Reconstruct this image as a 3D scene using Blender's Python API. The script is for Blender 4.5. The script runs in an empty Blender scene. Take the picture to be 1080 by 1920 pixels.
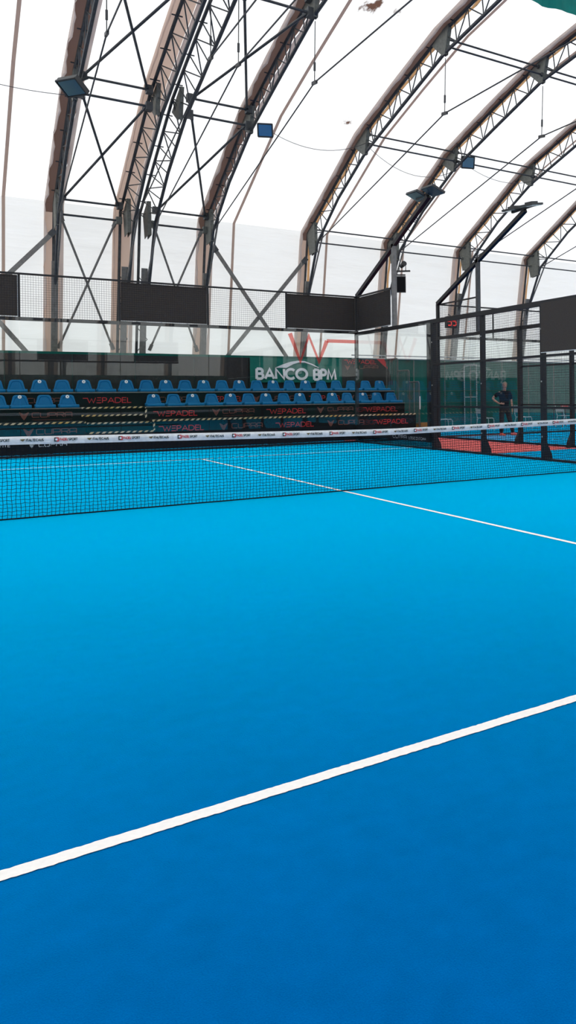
import bpy, math, random
from mathutils import Vector, Matrix
R = math.radians
random.seed(7)
scene = bpy.context.scene
COL = scene.collection

# ------------------------------------------------------------------ helpers
class MB:
    """collects boxes, tubes, ribbons; build() links them as ONE mesh object"""
    def __init__(s): s.v = []; s.f = []; s.m = []
    def add(s, vs, fs, mi=0):
        o = len(s.v); s.v += [tuple(v) for v in vs]
        for f in fs: s.f.append([i + o for i in f]); s.m.append(mi)
    def box(s, c, d, rot=None, mi=0):
        x, y, z = (k / 2 for k in d)
        P = [Vector(p) for p in ((-x,-y,-z),(x,-y,-z),(x,y,-z),(-x,y,-z),(-x,-y,z),(x,-y,z),(x,y,z),(-x,y,z))]
        if rot is not None: P = [rot @ p for p in P]
        c = Vector(c)
        s.add([p + c for p in P], [(0,3,2,1),(4,5,6,7),(0,1,5,4),(1,2,6,5),(2,3,7,6),(3,0,4,7)], mi)
        return s
    def bb(s, a, b, mi=0):
        a = Vector(a); b = Vector(b)
        return s.box((a + b) / 2, [abs(k) for k in (b - a)], None, mi)
    def beam(s, a, b, w, h, up=(0,0,1), mi=0):
        a = Vector(a); b = Vector(b); d = b - a; L = d.length; d.normalize()
        u = Vector(up)
        if abs(u.dot(d)) > .98: u = Vector((0,1,0))
        x = d.cross(u).normalized(); z = x.cross(d)
        M = Matrix((x, d, z)).transposed()
        return s.box((a + b) / 2, (w, L, h), M, mi)
    def tube(s, pts, r, n=6, cap=True, mi=0, closed=False):
        pts = [Vector(p) for p in pts]; N = len(pts); rings = []
        pn = None
        for i, p in enumerate(pts):
            if closed: d = pts[(i + 1) % N] - pts[i - 1]
            elif i == 0: d = pts[1] - p
            elif i == N - 1: d = p - pts[-2]
            else: d = (pts[i + 1] - p).normalized() + (p - pts[i - 1]).normalized()
            d.normalize()
            if pn is None:
                a = Vector((0,0,1)) if abs(d.z) < .9 else Vector((1,0,0))
                pn = d.cross(a).normalized()
            else:
                pn = (pn - d * pn.dot(d)).normalized()
            q = d.cross(pn)
            rr = r[i] if isinstance(r, (list, tuple)) else r
            rings.append([p + (pn * math.cos(2*math.pi*k/n) + q * math.sin(2*math.pi*k/n)) * rr for k in range(n)])
        vs = [v for g in rings for v in g]; fs = []
        for i in range(N if closed else N - 1):
            j = (i + 1) % N
            for k in range(n):
                l = (k + 1) % n
                fs.append((i*n + k, i*n + l, j*n + l, j*n + k))
        if cap and not closed:
            fs.append(tuple(range(n - 1, -1, -1))); fs.append(tuple((N-1)*n + k for k in range(n)))
        s.add(vs, fs, mi)
        return s
    def prism(s, poly, ext, mi=0):
        """poly: list of 3D points (planar), ext: extrusion vector"""
        n = len(poly); e = Vector(ext)
        vs = [Vector(p) for p in poly] + [Vector(p) + e for p in poly]
        fs = [tuple(range(n - 1, -1, -1)), tuple(range(n, 2*n))] + [(k, (k+1) % n, n + (k+1) % n, n + k) for k in range(n)]
        s.add(vs, fs, mi); return s
    def build(s, name, mat, parent=None, smooth=False, loc=(0,0,0), rz=0):
        me = bpy.data.meshes.new(name)
        me.from_pydata(s.v, [], s.f)
        mats = mat if isinstance(mat, (list, tuple)) else [mat]
        for m in mats: me.materials.append(m)
        if len(mats) > 1: me.polygons.foreach_set('material_index', s.m)
        if smooth: me.polygons.foreach_set('use_smooth', [True] * len(s.f))
        me.update()
        o = bpy.data.objects.new(name, me); COL.objects.link(o)
        o.location = loc; o.rotation_euler = (0, 0, rz)
        if parent is not None: o.parent = parent
        return o

def tag(o, label=None, cat=None, group=None, kind=None):
    if label: o['label'] = label
    if cat: o['category'] = cat
    if group: o['group'] = group
    if kind: o['kind'] = kind
    return o
def thing(name, label, cat, loc=(0,0,0), rz=0, group=None):
    o = bpy.data.objects.new(name, None); COL.objects.link(o)
    o.empty_display_size = .1
    o.location = loc; o.rotation_euler = (0, 0, rz)
    return tag(o, label, cat, group)
def copy_thing(o, parent=None):
    c = o.copy(); COL.objects.link(c)
    if parent is not None: c.parent = parent
    for ch in list(o.children): copy_thing(ch, c)
    return c
ORD = ['first','second','third','fourth','fifth','sixth','seventh','eighth','ninth','tenth','eleventh','twelfth','thirteenth','fourteenth','fifteenth','sixteenth','seventeenth','eighteenth','nineteenth','twentieth','twenty-first','twenty-second','twenty-third']

# ------------------------------------------------------------------ materials
def new_mat(name):
    m = bpy.data.materials.new(name); m.use_nodes = True
    return m, m.node_tree.nodes, m.node_tree.links
def pmat(name, col, rough=.5, metal=0, spec=.5, var=0, vscale=8, bump=0, bscale=60, sheen=0, sheen_tint=(1,1,1), emit=None, es=0):
    m, n, l = new_mat(name); b = n['Principled BSDF']
    b.inputs['Base Color'].default_value = (*col, 1); b.inputs['Roughness'].default_value = rough
    b.inputs['Metallic'].default_value = metal; b.inputs['Specular IOR Level'].default_value = spec
    if var:
        t = n.new('ShaderNodeTexCoord'); x = n.new('ShaderNodeTexNoise'); x.inputs['Scale'].default_value = vscale; x.inputs['Detail'].default_value = 4
        r = n.new('ShaderNodeMapRange'); r.inputs[1].default_value = .3; r.inputs[2].default_value = .7
        r.inputs[3].default_value = 1 - var; r.inputs[4].default_value = 1 + var
        mx = n.new('ShaderNodeVectorMath'); mx.operation = 'SCALE'; mx.inputs[0].default_value = col
        l.new(t.outputs['Object'], x.inputs['Vector']); l.new(x.outputs['Fac'], r.inputs[0]); l.new(r.outputs[0], mx.inputs['Scale'])
        l.new(mx.outputs[0], b.inputs['Base Color'])
    if bump:
        t = n.new('ShaderNodeTexCoord'); x = n.new('ShaderNodeTexNoise'); x.inputs['Scale'].default_value = bscale; x.inputs['Detail'].default_value = 3
        bp = n.new('ShaderNodeBump'); bp.inputs['Strength'].default_value = bump; bp.inputs['Distance'].default_value = .02
        l.new(t.outputs['Object'], x.inputs['Vector']); l.new(x.outputs['Fac'], bp.inputs['Height']); l.new(bp.outputs[0], b.inputs['Normal'])
    if sheen:
        b.inputs['Sheen Weight'].default_value = sheen; b.inputs['Sheen Tint'].default_value = (*sheen_tint, 1); b.inputs['Sheen Roughness'].default_value = .45
    if emit:
        b.inputs['Emission Color'].default_value = (*emit, 1); b.inputs['Emission Strength'].default_value = es
    return m
def tmat(name, col, trans, fac, var=0):
    """fabric that lets daylight through: diffuse + translucent"""
    m, n, l = new_mat(name); n.remove(n['Principled BSDF'])
    d = n.new('ShaderNodeBsdfDiffuse'); d.inputs[0].default_value = (*col, 1)
    t = n.new('ShaderNodeBsdfTranslucent'); t.inputs[0].default_value = (*trans, 1)
    x = n.new('ShaderNodeMixShader'); x.inputs[0].default_value = fac
    l.new(d.outputs[0], x.inputs[1]); l.new(t.outputs[0], x.inputs[2]); l.new(x.outputs[0], n['Material Output'].inputs[0])
    return m

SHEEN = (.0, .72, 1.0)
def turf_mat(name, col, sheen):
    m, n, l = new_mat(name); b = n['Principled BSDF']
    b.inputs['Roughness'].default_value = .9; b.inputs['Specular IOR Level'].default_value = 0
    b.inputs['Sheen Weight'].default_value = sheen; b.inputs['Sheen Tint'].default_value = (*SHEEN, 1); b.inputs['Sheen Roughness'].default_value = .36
    t = n.new('ShaderNodeTexCoord')
    f = n.new('ShaderNodeTexNoise'); f.inputs['Scale'].default_value = 260; f.inputs['Detail'].default_value = 4
    g = n.new('ShaderNodeTexNoise'); g.inputs['Scale'].default_value = 12; g.inputs['Detail'].default_value = 5
    h = n.new('ShaderNodeTexNoise'); h.inputs['Scale'].default_value = 1.2; h.inputs['Detail'].default_value = 4
    for k in (f, g, h): l.new(t.outputs['Object'], k.inputs['Vector'])
    a = n.new('ShaderNodeMath'); a.operation = 'MULTIPLY_ADD'; a.inputs[1].default_value = .55
    c = n.new('ShaderNodeMath'); c.operation = 'MULTIPLY_ADD'; c.inputs[1].default_value = .35
    e = n.new('ShaderNodeMath'); e.operation = 'MULTIPLY_ADD'; e.inputs[1].default_value = .30; e.inputs[2].default_value = .40
    l.new(h.outputs['Fac'], e.inputs[0]); l.new(g.outputs['Fac'], c.inputs[0]); l.new(e.outputs[0], c.inputs[2])
    l.new(f.outputs['Fac'], a.inputs[0]); l.new(c.outputs[0], a.inputs[2])
    mx = n.new('ShaderNodeVectorMath'); mx.operation = 'SCALE'; mx.inputs[0].default_value = col
    l.new(a.outputs[0], mx.inputs['Scale']); l.new(mx.outputs[0], b.inputs['Base Color'])
    bp = n.new('ShaderNodeBump'); bp.inputs['Strength'].default_value = .22; bp.inputs['Distance'].default_value = .008
    l.new(f.outputs['Fac'], bp.inputs['Height']); l.new(bp.outputs[0], b.inputs['Normal'])
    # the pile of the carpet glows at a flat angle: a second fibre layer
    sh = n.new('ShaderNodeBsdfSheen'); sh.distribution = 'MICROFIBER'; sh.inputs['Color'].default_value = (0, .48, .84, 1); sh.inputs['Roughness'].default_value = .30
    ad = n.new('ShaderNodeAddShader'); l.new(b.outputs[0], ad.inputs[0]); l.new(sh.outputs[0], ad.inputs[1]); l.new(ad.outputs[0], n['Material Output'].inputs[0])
    return m
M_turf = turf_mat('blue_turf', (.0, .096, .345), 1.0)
M_red = pmat('red_carpet', (.78, .16, .15), .95, 0, .05, .12, 30, .3, 200)
M_line = pmat('white_turf_line', (.88, .85, .82), .9, 0, .0, .03, 60)
M_ground = pmat('outside_ground', (.25, .24, .22), .9)
M_black = pmat('black_steel', (.010, .010, .012), .45, 0, .35, .1, 20)
M_steel = pmat('galvanised_steel', (.17, .165, .155), .55, .0, .4, .2, 12)
M_dsteel = pmat('dark_weathered_steel', (.045, .05, .055), .5, .0, .4, .25, 10)
M_gusset = pmat('grey_plate', (.13, .135, .12), .6, 0, .3, .2, 14)
M_cable = pmat('cable_steel', (.04, .042, .045), .5, 0, .4)
M_wire = pmat('dark_wire', (.012, .013, .016), .5, 0, .3)
M_net = pmat('net_cord', (.006, .008, .014), .8, 0, .1)
M_band = pmat('white_net_band', (.66, .68, .70), .75, 0, .2, .10, 25, .25, 30)
M_tarp = pmat('dark_mesh_tarp', (.062, .053, .047), .85, 0, .1, .15, 120)
M_panel = pmat('charcoal_fabric', (.032, .030, .030), .85, 0, .15, .15, 20, .2, 6)
M_fascia = pmat('black_fascia_fabric', (.008, .009, .011), .8, 0, .15, .12, 12)
M_tread = pmat('black_tread', (.006, .006, .007), .8, 0, .2)
M_green = pmat('green_tarpaulin', (.0, .095, .074), .75, 0, .2, .18, 3, .3, 2.5)
M_banner = pmat('green_banner', (.0, .14, .105), .65, 0, .25, .08, 4, .5, 1.6)
M_teal = pmat('teal_fabric', (.0, .16, .14), .75, 0, .2, .12, 3, .4, 4)
M_wht = pmat('white_print', (.78, .79, .80), .7)
M_greyp = pmat('pale_grey_print', (.35, .36, .37), .7)
M_redp = pmat('red_print', (.55, .022, .028), .7)
M_cop = pmat('copper_print', (.17, .05, .036), .7)
M_dgrn = pmat('dark_print', (.02, .04, .04), .7)
M_oli = pmat('ochre_print', (.16, .12, .05), .7)
M_seat = pmat('blue_seat_plastic', (.0, .135, .315), .5, 0, .2, .06, 30)
M_stick = pmat('white_sticker', (.82, .84, .83), .5)
M_dot = pmat('sticker_ink', (.02, .02, .02), .5)
M_alu = pmat('aluminium', (.42, .42, .41), .35, .6, .5)
M_chair = pmat('pale_metal_chair', (.62, .64, .62), .4, .2, .5)
M_rail = pmat('guard_rail_steel', (.10, .095, .09), .5, .2, .4)
M_orange = pmat('orange_wood', (.42, .16, .03), .7)
M_led = pmat('red_led', (.3, .01, .01), .5, 0, .3, emit=(1, .06, .05), es=.9)
M_skin = pmat('skin', (.52, .28, .20), .55, 0, .3)
M_lip = pmat('lips', (.30, .12, .09), .6)
M_hair = pmat('grey_hair', (.30, .26, .20), .7)
M_shirt = pmat('navy_shirt', (.006, .008, .014), .8, 0, .1)
M_trou = pmat('dark_trousers', (.010, .008, .010), .8)
M_trip = pmat('maroon_stripe', (.13, .012, .02), .8)
M_shoe = pmat('coral_shoe', (.85, .11, .07), .55)
M_box = pmat('speaker_black', (.014, .014, .015), .6)
M_lampc = pmat('lamp_housing', (.03, .033, .035), .5)
M_lampg = pmat('lamp_reflector', (.26, .40, .47), .22, .9, .5)  # blue of the mirrored turf is put into the base colour
M_sleeve = tmat('brown_sleeve', (.20, .125, .105), (.24, .15, .12), .30)
M_sleeve_l = tmat('pink_sleeve', (.70, .55, .47), (.72, .54, .44), .45)
M_edge = tmat('pale_sleeve_edge', (.66, .57, .53), (.66, .55, .49), .42)
M_orng = tmat('sunlit_sleeve_edge', (.80, .45, .22), (1.0, .58, .26), .6)  # orange colour stands in for sunlight coming through along the sleeve
M_belt = tmat('seam_belt', (.50, .38, .32), (.42, .31, .26), .40)

def hazard_mat():
    m, n, l = new_mat('hazard_tape'); b = n['Principled BSDF']; b.inputs['Roughness'].default_value = .6
    t = n.new('ShaderNodeTexCoord'); s = n.new('ShaderNodeSeparateXYZ'); l.new(t.outputs['Object'], s.inputs[0])
    a = n.new('ShaderNodeMath'); a.operation = 'MULTIPLY_ADD'; a.inputs[1].default_value = -1.1
    l.new(s.outputs['Z'], a.inputs[0]); l.new(s.outputs['X'], a.inputs[2])
    y = n.new('ShaderNodeMath'); y.operation = 'MULTIPLY_ADD'; y.inputs[1].default_value = 1.0
    l.new(s.outputs['Y'], y.inputs[0]); l.new(a.outputs[0], y.inputs[2])
    d = n.new('ShaderNodeMath'); d.operation = 'DIVIDE'; d.inputs[1].default_value = .137; l.new(y.outputs[0], d.inputs[0])
    f = n.new('ShaderNodeMath'); f.operation = 'FRACT'; l.new(d.outputs[0], f.inputs[0])
    g = n.new('ShaderNodeMath'); g.operation = 'GREATER_THAN'; g.inputs[1].default_value = .5; l.new(f.outputs[0], g.inputs[0])
    # worn colour: some stretches yellower
    x = n.new('ShaderNodeTexNoise'); x.inputs['Scale'].default_value = 1.3; l.new(t.outputs['Object'], x.inputs['Vector'])
    c = n.new('ShaderNodeMix'); c.data_type = 'RGBA'; c.inputs['A'].default_value = (.72, .60, .42, 1); c.inputs['B'].default_value = (.70, .44, .12, 1)
    r = n.new('ShaderNodeMapRange'); r.inputs[1].default_value = .42; r.inputs[2].default_value = .62; l.new(x.outputs['Fac'], r.inputs[0]); l.new(r.outputs[0], c.inputs['Factor'])
    k = n.new('ShaderNodeMix'); k.data_type = 'RGBA'; k.inputs['A'].default_value = (.008, .008, .008, 1)
    l.new(c.outputs['Result'], k.inputs['B']); l.new(g.outputs[0], k.inputs['Factor']); l.new(k.outputs['Result'], b.inputs['Base Color'])
    return m
M_haz = hazard_mat()

def glass_mat():
    m, n, l = new_mat('court_glass'); n.remove(n['Principled BSDF'])
    t = n.new('ShaderNodeBsdfTransparent'); t.inputs[0].default_value = (.955, .972, .968, 1)
    g = n.new('ShaderNodeBsdfGlossy'); g.inputs['Roughness'].default_value = 0; g.inputs[0].default_value = (.95, .97, .96, 1)
    f = n.new('ShaderNodeFresnel')
    ge = n.new('ShaderNodeNewGeometry'); mr = n.new('ShaderNodeMapRange'); mr.inputs[3].default_value = 1.5; mr.inputs[4].default_value = 1/1.5
    l.new(ge.outputs['Backfacing'], mr.inputs[0]); l.new(mr.outputs[0], f.inputs[0])
    x = n.new('ShaderNodeMixShader')
    l.new(f.outputs[0], x.inputs[0]); l.new(t.outputs[0], x.inputs[1]); l.new(g.outputs[0], x.inputs[2]); l.new(x.outputs[0], n['Material Output'].inputs[0])
    return m
M_glass = glass_mat()
def decal_mat():
    m, n, l = new_mat('red_film'); n.remove(n['Principled BSDF'])
    t = n.new('ShaderNodeBsdfTransparent'); t.inputs[0].default_value = (.97, .40, .36, 1)
    d = n.new('ShaderNodeBsdfDiffuse'); d.inputs[0].default_value = (.70, .08, .08, 1)
    x = n.new('ShaderNodeMixShader'); x.inputs[0].default_value = .34
    l.new(t.outputs[0], x.inputs[1]); l.new(d.outputs[0], x.inputs[2]); l.new(x.outputs[0], n['Material Output'].inputs[0])
    return m
M_decal = decal_mat()

MEM_T = .50
def membrane_mat():
    m, n, l = new_mat('white_membrane'); n.remove(n['Principled BSDF'])
    t = n.new('ShaderNodeTexCoord')
    # brown weather stains in two places on the roof
    nz = n.new('ShaderNodeTexNoise'); nz.inputs['Scale'].default_value = 3.2; nz.inputs['Detail'].default_value = 6; nz.inputs['Roughness'].default_value = .65
    mp = n.new('ShaderNodeMapping'); mp.inputs['Scale'].default_value = (1.0, .45, 1.0); mp.inputs['Rotation'].default_value = (0, 0, .9)
    l.new(t.outputs['Object'], mp.inputs[0]); l.new(mp.outputs[0], nz.inputs['Vector'])
    acc = None
    for pos, rad in (((4.05, 7.12, 10.53), .75), ((4.75, 7.0, 10.56), .50), ((5.5, 11.38, 9.34), .40)):
        s = n.new('ShaderNodeVectorMath'); s.operation = 'DISTANCE'; s.inputs[1].default_value = pos; l.new(t.outputs['Object'], s.inputs[0])
        r = n.new('ShaderNodeMapRange'); r.inputs[1].default_value = 0; r.inputs[2].default_value = rad; r.inputs[3].default_value = 1; r.inputs[4].default_value = 0
        l.new(s.outputs['Value'], r.inputs[0])
        if acc is None: acc = r.outputs[0]
        else:
            a = n.new('ShaderNodeMath'); a.operation = 'MAXIMUM'; l.new(acc, a.inputs[0]); l.new(r.outputs[0], a.inputs[1]); acc = a.outputs[0]
    th = n.new('ShaderNodeMath'); th.operation = 'MULTIPLY_ADD'; th.inputs[1].default_value = .42; th.inputs[2].default_value = 0; l.new(acc, th.inputs[0])
    ad = n.new('ShaderNodeMath'); ad.operation = 'ADD'; l.new(th.outputs[0], ad.inputs[0]); l.new(nz.outputs['Fac'], ad.inputs[1])
    st = n.new('ShaderNodeMapRange'); st.inputs[1].default_value = .80; st.inputs[2].default_value = .92; l.new(ad.outputs[0], st.inputs[0])
    def colr(clean, dirty):
        c = n.new('ShaderNodeMix'); c.data_type = 'RGBA'; c.inputs['A'].default_value = clean; c.inputs['B'].default_value = dirty
        l.new(st.outputs[0], c.inputs['Factor']); return c.outputs['Result']
    # soft creases of the cloth
    w = n.new('ShaderNodeTexNoise'); w.inputs['Scale'].default_value = 1.0; w.inputs['Detail'].default_value = 4
    m2 = n.new('ShaderNodeMapping'); m2.inputs['Scale'].default_value = (.25, 1.6, 1.6); l.new(t.outputs['Object'], m2.inputs[0]); l.new(m2.outputs[0], w.inputs['Vector'])
    bp = n.new('ShaderNodeBump'); bp.inputs['Strength'].default_value = .7; bp.inputs['Distance'].default_value = .15; l.new(w.outputs['Fac'], bp.inputs['Height'])
    d = n.new('ShaderNodeBsdfDiffuse'); tr = n.new('ShaderNodeBsdfTranslucent')
    l.new(colr((.80, .79, .775, 1), (.12, .07, .05, 1)), d.inputs[0]); l.new(colr((.80, .79, .775, 1), (.10, .055, .04, 1)), tr.inputs[0])
    l.new(bp.outputs[0], d.inputs['Normal']); l.new(bp.outputs[0], tr.inputs['Normal'])
    x = n.new('ShaderNodeMixShader'); x.inputs[0].default_value = MEM_T
    l.new(d.outputs[0], x.inputs[1]); l.new(tr.outputs[0], x.inputs[2]); l.new(x.outputs[0], n['Material Output'].inputs[0])
    return m
M_mem = membrane_mat()

# ------------------------------------------------------------------ stroke lettering
def arc(cx, cy, rx, ry, a0, a1, n=10):
    return [(cx + rx*math.cos(R(a0 + (a1-a0)*k/n)), cy + ry*math.sin(R(a0 + (a1-a0)*k/n))) for k in range(n + 1)]
# glyphs in a box of height 1: (width, [polylines])
G = {
 'A': (.80, [[(0,0),(.4,1),(.8,0)], [(.14,.32),(.66,.32)]]),
 'B': (.58, [[(0,-.02),(0,1.02)], [(0,1),(.30,1)] + arc(.30,.76,.22,.24,90,-90) + [(0,.52)], [(.30,.52)] + arc(.32,.26,.25,.26,90,-90) + [(0,0)]]),
 'C': (.80, [arc(.46,.5,.46,.5,45,315,18)]),
 'D': (.78, [[(0,-.02),(0,1.02)], [(0,1),(.30,1)] + arc(.30,.5,.46,.5,90,-90,14) + [(0,0)]]),
 'E': (.54, [[(.54,1),(0,1),(0,0),(.54,0)], [(0,.52),(.48,.52)]]),
 'G': (.80, [arc(.46,.5,.46,.5,45,340,18) + [(.9,.45),(.5,.45)]]),
 'I': (.06, [[(.03,0),(.03,1)]]),
 'L': (.50, [[(0,1),(0,0),(.50,0)]]),
 'M': (.92, [[(0,0),(.12,1),(.46,.12),(.80,1),(.92,0)]]),
 'N': (.74, [[(0,0),(0,1),(.74,0),(.74,1)]]),
 'O': (1.0, [arc(.5,.5,.5,.5,0,360,24)]),
 'P': (.56, [[(0,0),(0,1.02)], [(0,1),(.30,1)] + arc(.30,.73,.25,.27,90,-90) + [(0,.46)]]),
 'R': (.58, [[(0,0),(0,1.02)], [(0,1),(.30,1)] + arc(.30,.74,.25,.26,90,-90) + [(0,.48)], [(.28,.48),(.58,0)]]),
 'S': (.56, [arc(.28,.75,.27,.25,40,270,10) + arc(.28,.25,.28,.25,90,-140,10)]),
 'T': (.62, [[(0,1),(.62,1)], [(.31,1),(.31,0)]]),
 'U': (.66, [[(0,1),(0,.3)] + arc(.33,.3,.33,.3,180,360,10) + [(.66,1)]]),
 'W': (1.0, [[(0,1),(.25,0),(.5,.9),(.75,0),(1,1)]]),
 # wide squared letters of the copper emblem text
 'c': (1.15, [[(1.15,1),(.12,1),(0,.88),(0,.12),(.12,0),(1.15,0)]]),
 'u': (1.15, [[(0,1),(0,.12),(.12,0),(1.03,0),(1.15,.12),(1.15,1)]]),
 'p': (1.15, [[(0,0),(0,1),(1.03,1),(1.15,.9),(1.15,.5),(1.03,.38),(0,.38)]]),
 'r': (1.15, [[(0,0),(0,1),(1.03,1),(1.15,.9),(1.15,.55),(1.03,.45),(0,.45)], [(.7,.45),(1.15,0)]]),
 'a': (1.15, [[(0,0),(0,.88),(.12,1),(1.03,1),(1.15,.88),(1.15,0)], [(0,.36),(1.15,.36)]]),
 # three loose bars
 'e': (.62, [[(.10,1),(.62,1)], [(.05,.52),(.58,.52)], [(0,0),(.62,0)]]),
 # W drawn with its long tail to the left
 'w': (1.55, [[(-.05,.92),(.55,.92),(.80,0),(1.08,.82),(1.32,0),(1.60,1.0)]]),
 'q': (.80, [[(0,0),(.4,1),(.8,0)], [(.14,.24),(.5,.24)]]),
 '5': (.56, [[(.56,1),(0,1),(0,.55),(.45,.55),(.56,.45),(.56,.1),(.45,0),(0,0)]]),
 ' ': (.40, []),
}
def ribbon(mb, pl, w, put, mi=0):
    """flat stroke along polyline with mitred joints; put maps (u,v) -> 3D"""
    P = [Vector(p) for p in pl]; closed = (P[0] - P[-1]).length < 1e-6 and len(P) > 3
    if closed: P = P[:-1]
    n = len(P); Ls = []; Rs = []
    for i in range(n):
        if closed: a = P[i-1]; b = P[(i+1) % n]
        else: a = P[max(i-1,0)]; b = P[min(i+1,n-1)]
        d1 = (P[i]-a).normalized() if (P[i]-a).length > 1e-9 else (b-P[i]).normalized()
        d2 = (b-P[i]).normalized() if (b-P[i]).length > 1e-9 else d1
        t = (d1+d2)
        if t.length < .05: t = d2
        t.normalize(); nrm = Vector((-t.y, t.x))
        k = 1 / max(.72, abs(nrm.dot(Vector((-d2.y, d2.x)))))
        Ls.append(P[i] + nrm*w/2*k); Rs.append(P[i] - nrm*w/2*k)
    if not closed:
        pass
    vs = [put(p.x, p.y) for p in Ls] + [put(p.x, p.y) for p in Rs]
    fs = []
    for i in range(n if closed else n-1):
        j = (i+1) % n
        fs.append((i, n+i, n+j, j))
    mb.add(vs, fs, mi)
def text_width(s, gap): return sum(G[c][0] for c in s) + gap*(len(s)-1)
def lettering(mb, s, x0, x1, z0, z1, y, stroke, gap=.28, axis='x', flip=False, mi=0, slant=0, z0b=None):
    """letters standing on the plane y=const (axis x) or x=const (axis y)"""
    W = text_width(s, gap); sx = (x1-x0)/W; sz = z1-z0
    u = 0
    for c in s:
        w, pls = G[c]
        for q_, pl in enumerate(pls):
            def put(a, b, y=y-.0007*q_):
                A = x0 + a; B = z0 + b
                return (A, y, B) if axis == 'x' else (y, A, B)
            q = [((u + px + slant*pz)*sx, pz*sz) for px, pz in pl]
            ribbon(mb, q, stroke, put, mi)
        u += w + gap
    return mb
def emblem(mb, x0, x1, z0, z1, y, mi=0):
    """little horned shield mark"""
    def put(a, b): return (x0 + a*(x1-x0), y, z0 + b*(z1-z0))
    for pl in ([(0,1),(.30,.78),(.5,.62),(.70,.78),(1,1)], [(.05,.98),(.32,.35),(.5,0),(.68,.35),(.95,.98)], [(.30,.72),(.5,.30),(.70,.72)]):
        ribbon(mb, [(a*(x1-x0), b*(z1-z0)) for a, b in pl], .028, lambda a, b: (x0+a, y, z0+b), mi)

# ------------------------------------------------------------------ setting: floor, membrane hall
HX0, HX1, HY, EAVE = -15.0, 31.0, 16.15, 7.03
PROF = [(16.0, 6.95), (13.85, 8.03), (11.7, 9.1), (9.4, 9.78), (7.1, 10.4), (2.4, 11.05)]
tag(MB().bb((-120,-120,-.30), (140,120,-.06)).build('ground', M_ground), kind='structure')
M_turf2 = turf_mat('blue_hall_floor', (.0, .065, .28), .7)
tag(MB().bb((HX0,-HY-1.4,-.06), (HX1,HY+1.4,-.008)).build('floor', M_turf2), kind='structure')

def sheet(name, prof, x0, x1, nx=1, bulge=0):
    mb = MB(); n = len(prof)
    xs = [x0 + (x1-x0)*k/nx for k in range(nx+1)]
    vs = [(x, p[0], p[1]) for x in xs for p in prof]
    fs = [(i*n+k, i*n+k+1, (i+1)*n+k+1, (i+1)*n+k) for i in range(nx) for k in range(n-1)]
    mb.add(vs, fs); o = mb.build(name, M_mem)
    return tag(o, kind='structure')
def up(p): return (p[0]*1.005 + .06 if p[0] > 15 else p[0], p[1] + .14)
LEAN = lambda z: 16.0 + .18*(6.95-z)
half = [(HY, EAVE+.02)] + [up(p) for p in PROF[1:]]
roof = half + [(-y, z) for y, z in reversed(half)]
sheet('ceiling', roof, HX0, HX1)
FY = LEAN(0) + .16
sheet('wall_back', [(FY, 0), (HY, EAVE+.02)], HX0, HX1)
sheet('wall_front', [(-FY, 0), (-HY, EAVE+.02)], HX0, HX1)
for nm, x in (('wall_left', HX0), ('wall_right', HX1)):
    pts = [(x, y, z) for y, z in [(FY, 0)] + roof + [(-FY, 0)]]
    mb = MB(); mb.add(pts, [tuple(range(len(pts)))]); tag(mb.build(nm, M_mem), kind='structure')

# green tarpaulin along the foot of the far and near long walls
def wavy_sheet(mb, x0, x1, y, z0, z1, amp, wl, axis='x', nx=80, th=.01, mi=0, topdip=0):
    vs = []; fs = []; nz = 4
    for i in range(nx+1):
        x = x0 + (x1-x0)*i/nx
        for k in range(nz+1):
            z = z0 + (z1-z0)*k/nz
            d = amp*math.sin(x*6.28/wl + k*.4) + amp*.5*math.sin(x*6.28/wl*2.3 + 1)
            vs.append((x, y+d, z) if axis == 'x' else (y+d, x, z))
    N = nz+1
    for i in range(nx):
        for k in range(nz): fs.append((i*N+k, (i+1)*N+k, (i+1)*N+k+1, i*N+k+1))
    mb.add(vs, fs, mi); return mb
tp = thing('tarpaulin', 'long dark green tarpaulin hung along the foot of the far white wall', 'tarpaulin', (0, 15.48, 0))
wavy_sheet(MB(), HX0, HX1, -.0, .02, 2.64, .02, 1.7, nx=160).build('fabric', M_green, tp)
mb = MB()
for z in (2.62, 2.73): mb.tube([(7.4, -.08, z), (HX1, -.08, z)], .025)
mb.build('top_rail', M_alu, tp)
for k in range(9):
    x = 7.2 + k*1.35
    MB().tube([(x, -.09, 0), (x, -.09, 2.6)], .016).build('post', M_steel, tp)
tp2 = thing('tarpaulin', 'green tarpaulin at the foot of the wall behind the viewpoint, mirrored in the glass', 'tarpaulin', (0, -15.95, 0))
wavy_sheet(MB(), HX0, HX1, 0, .02, 2.58, .02, 1.7, nx=100).build('fabric', M_green, tp2)
# pale door frame in the green tarpaulin
dr = tag(bpy.data.objects.new('door_1', None), kind='structure'); COL.objects.link(dr); dr.location = (12.40, 15.36, 0)
mb = MB(); mb.bb((-.30,-.02,.02),(-.265,.02,2.46)).bb((.265,-.02,.02),(.30,.02,2.46)).bb((-.30,-.02,2.43),(.30,.02,2.46)).bb((-.27,-.02,1.19),(.27,.02,1.22)).bb((-.27,-.02,.02),(.27,.02,.06))
mb.build('door_frame', M_alu, dr)
MB().bb((-.265,.0,.06),(.265,.015,2.43)).build('door_leaf', M_green, dr)
MB().bb((-.02,-.03,.06),(.01,.0,2.43)).build('centre_bar', M_steel, dr)

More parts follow.
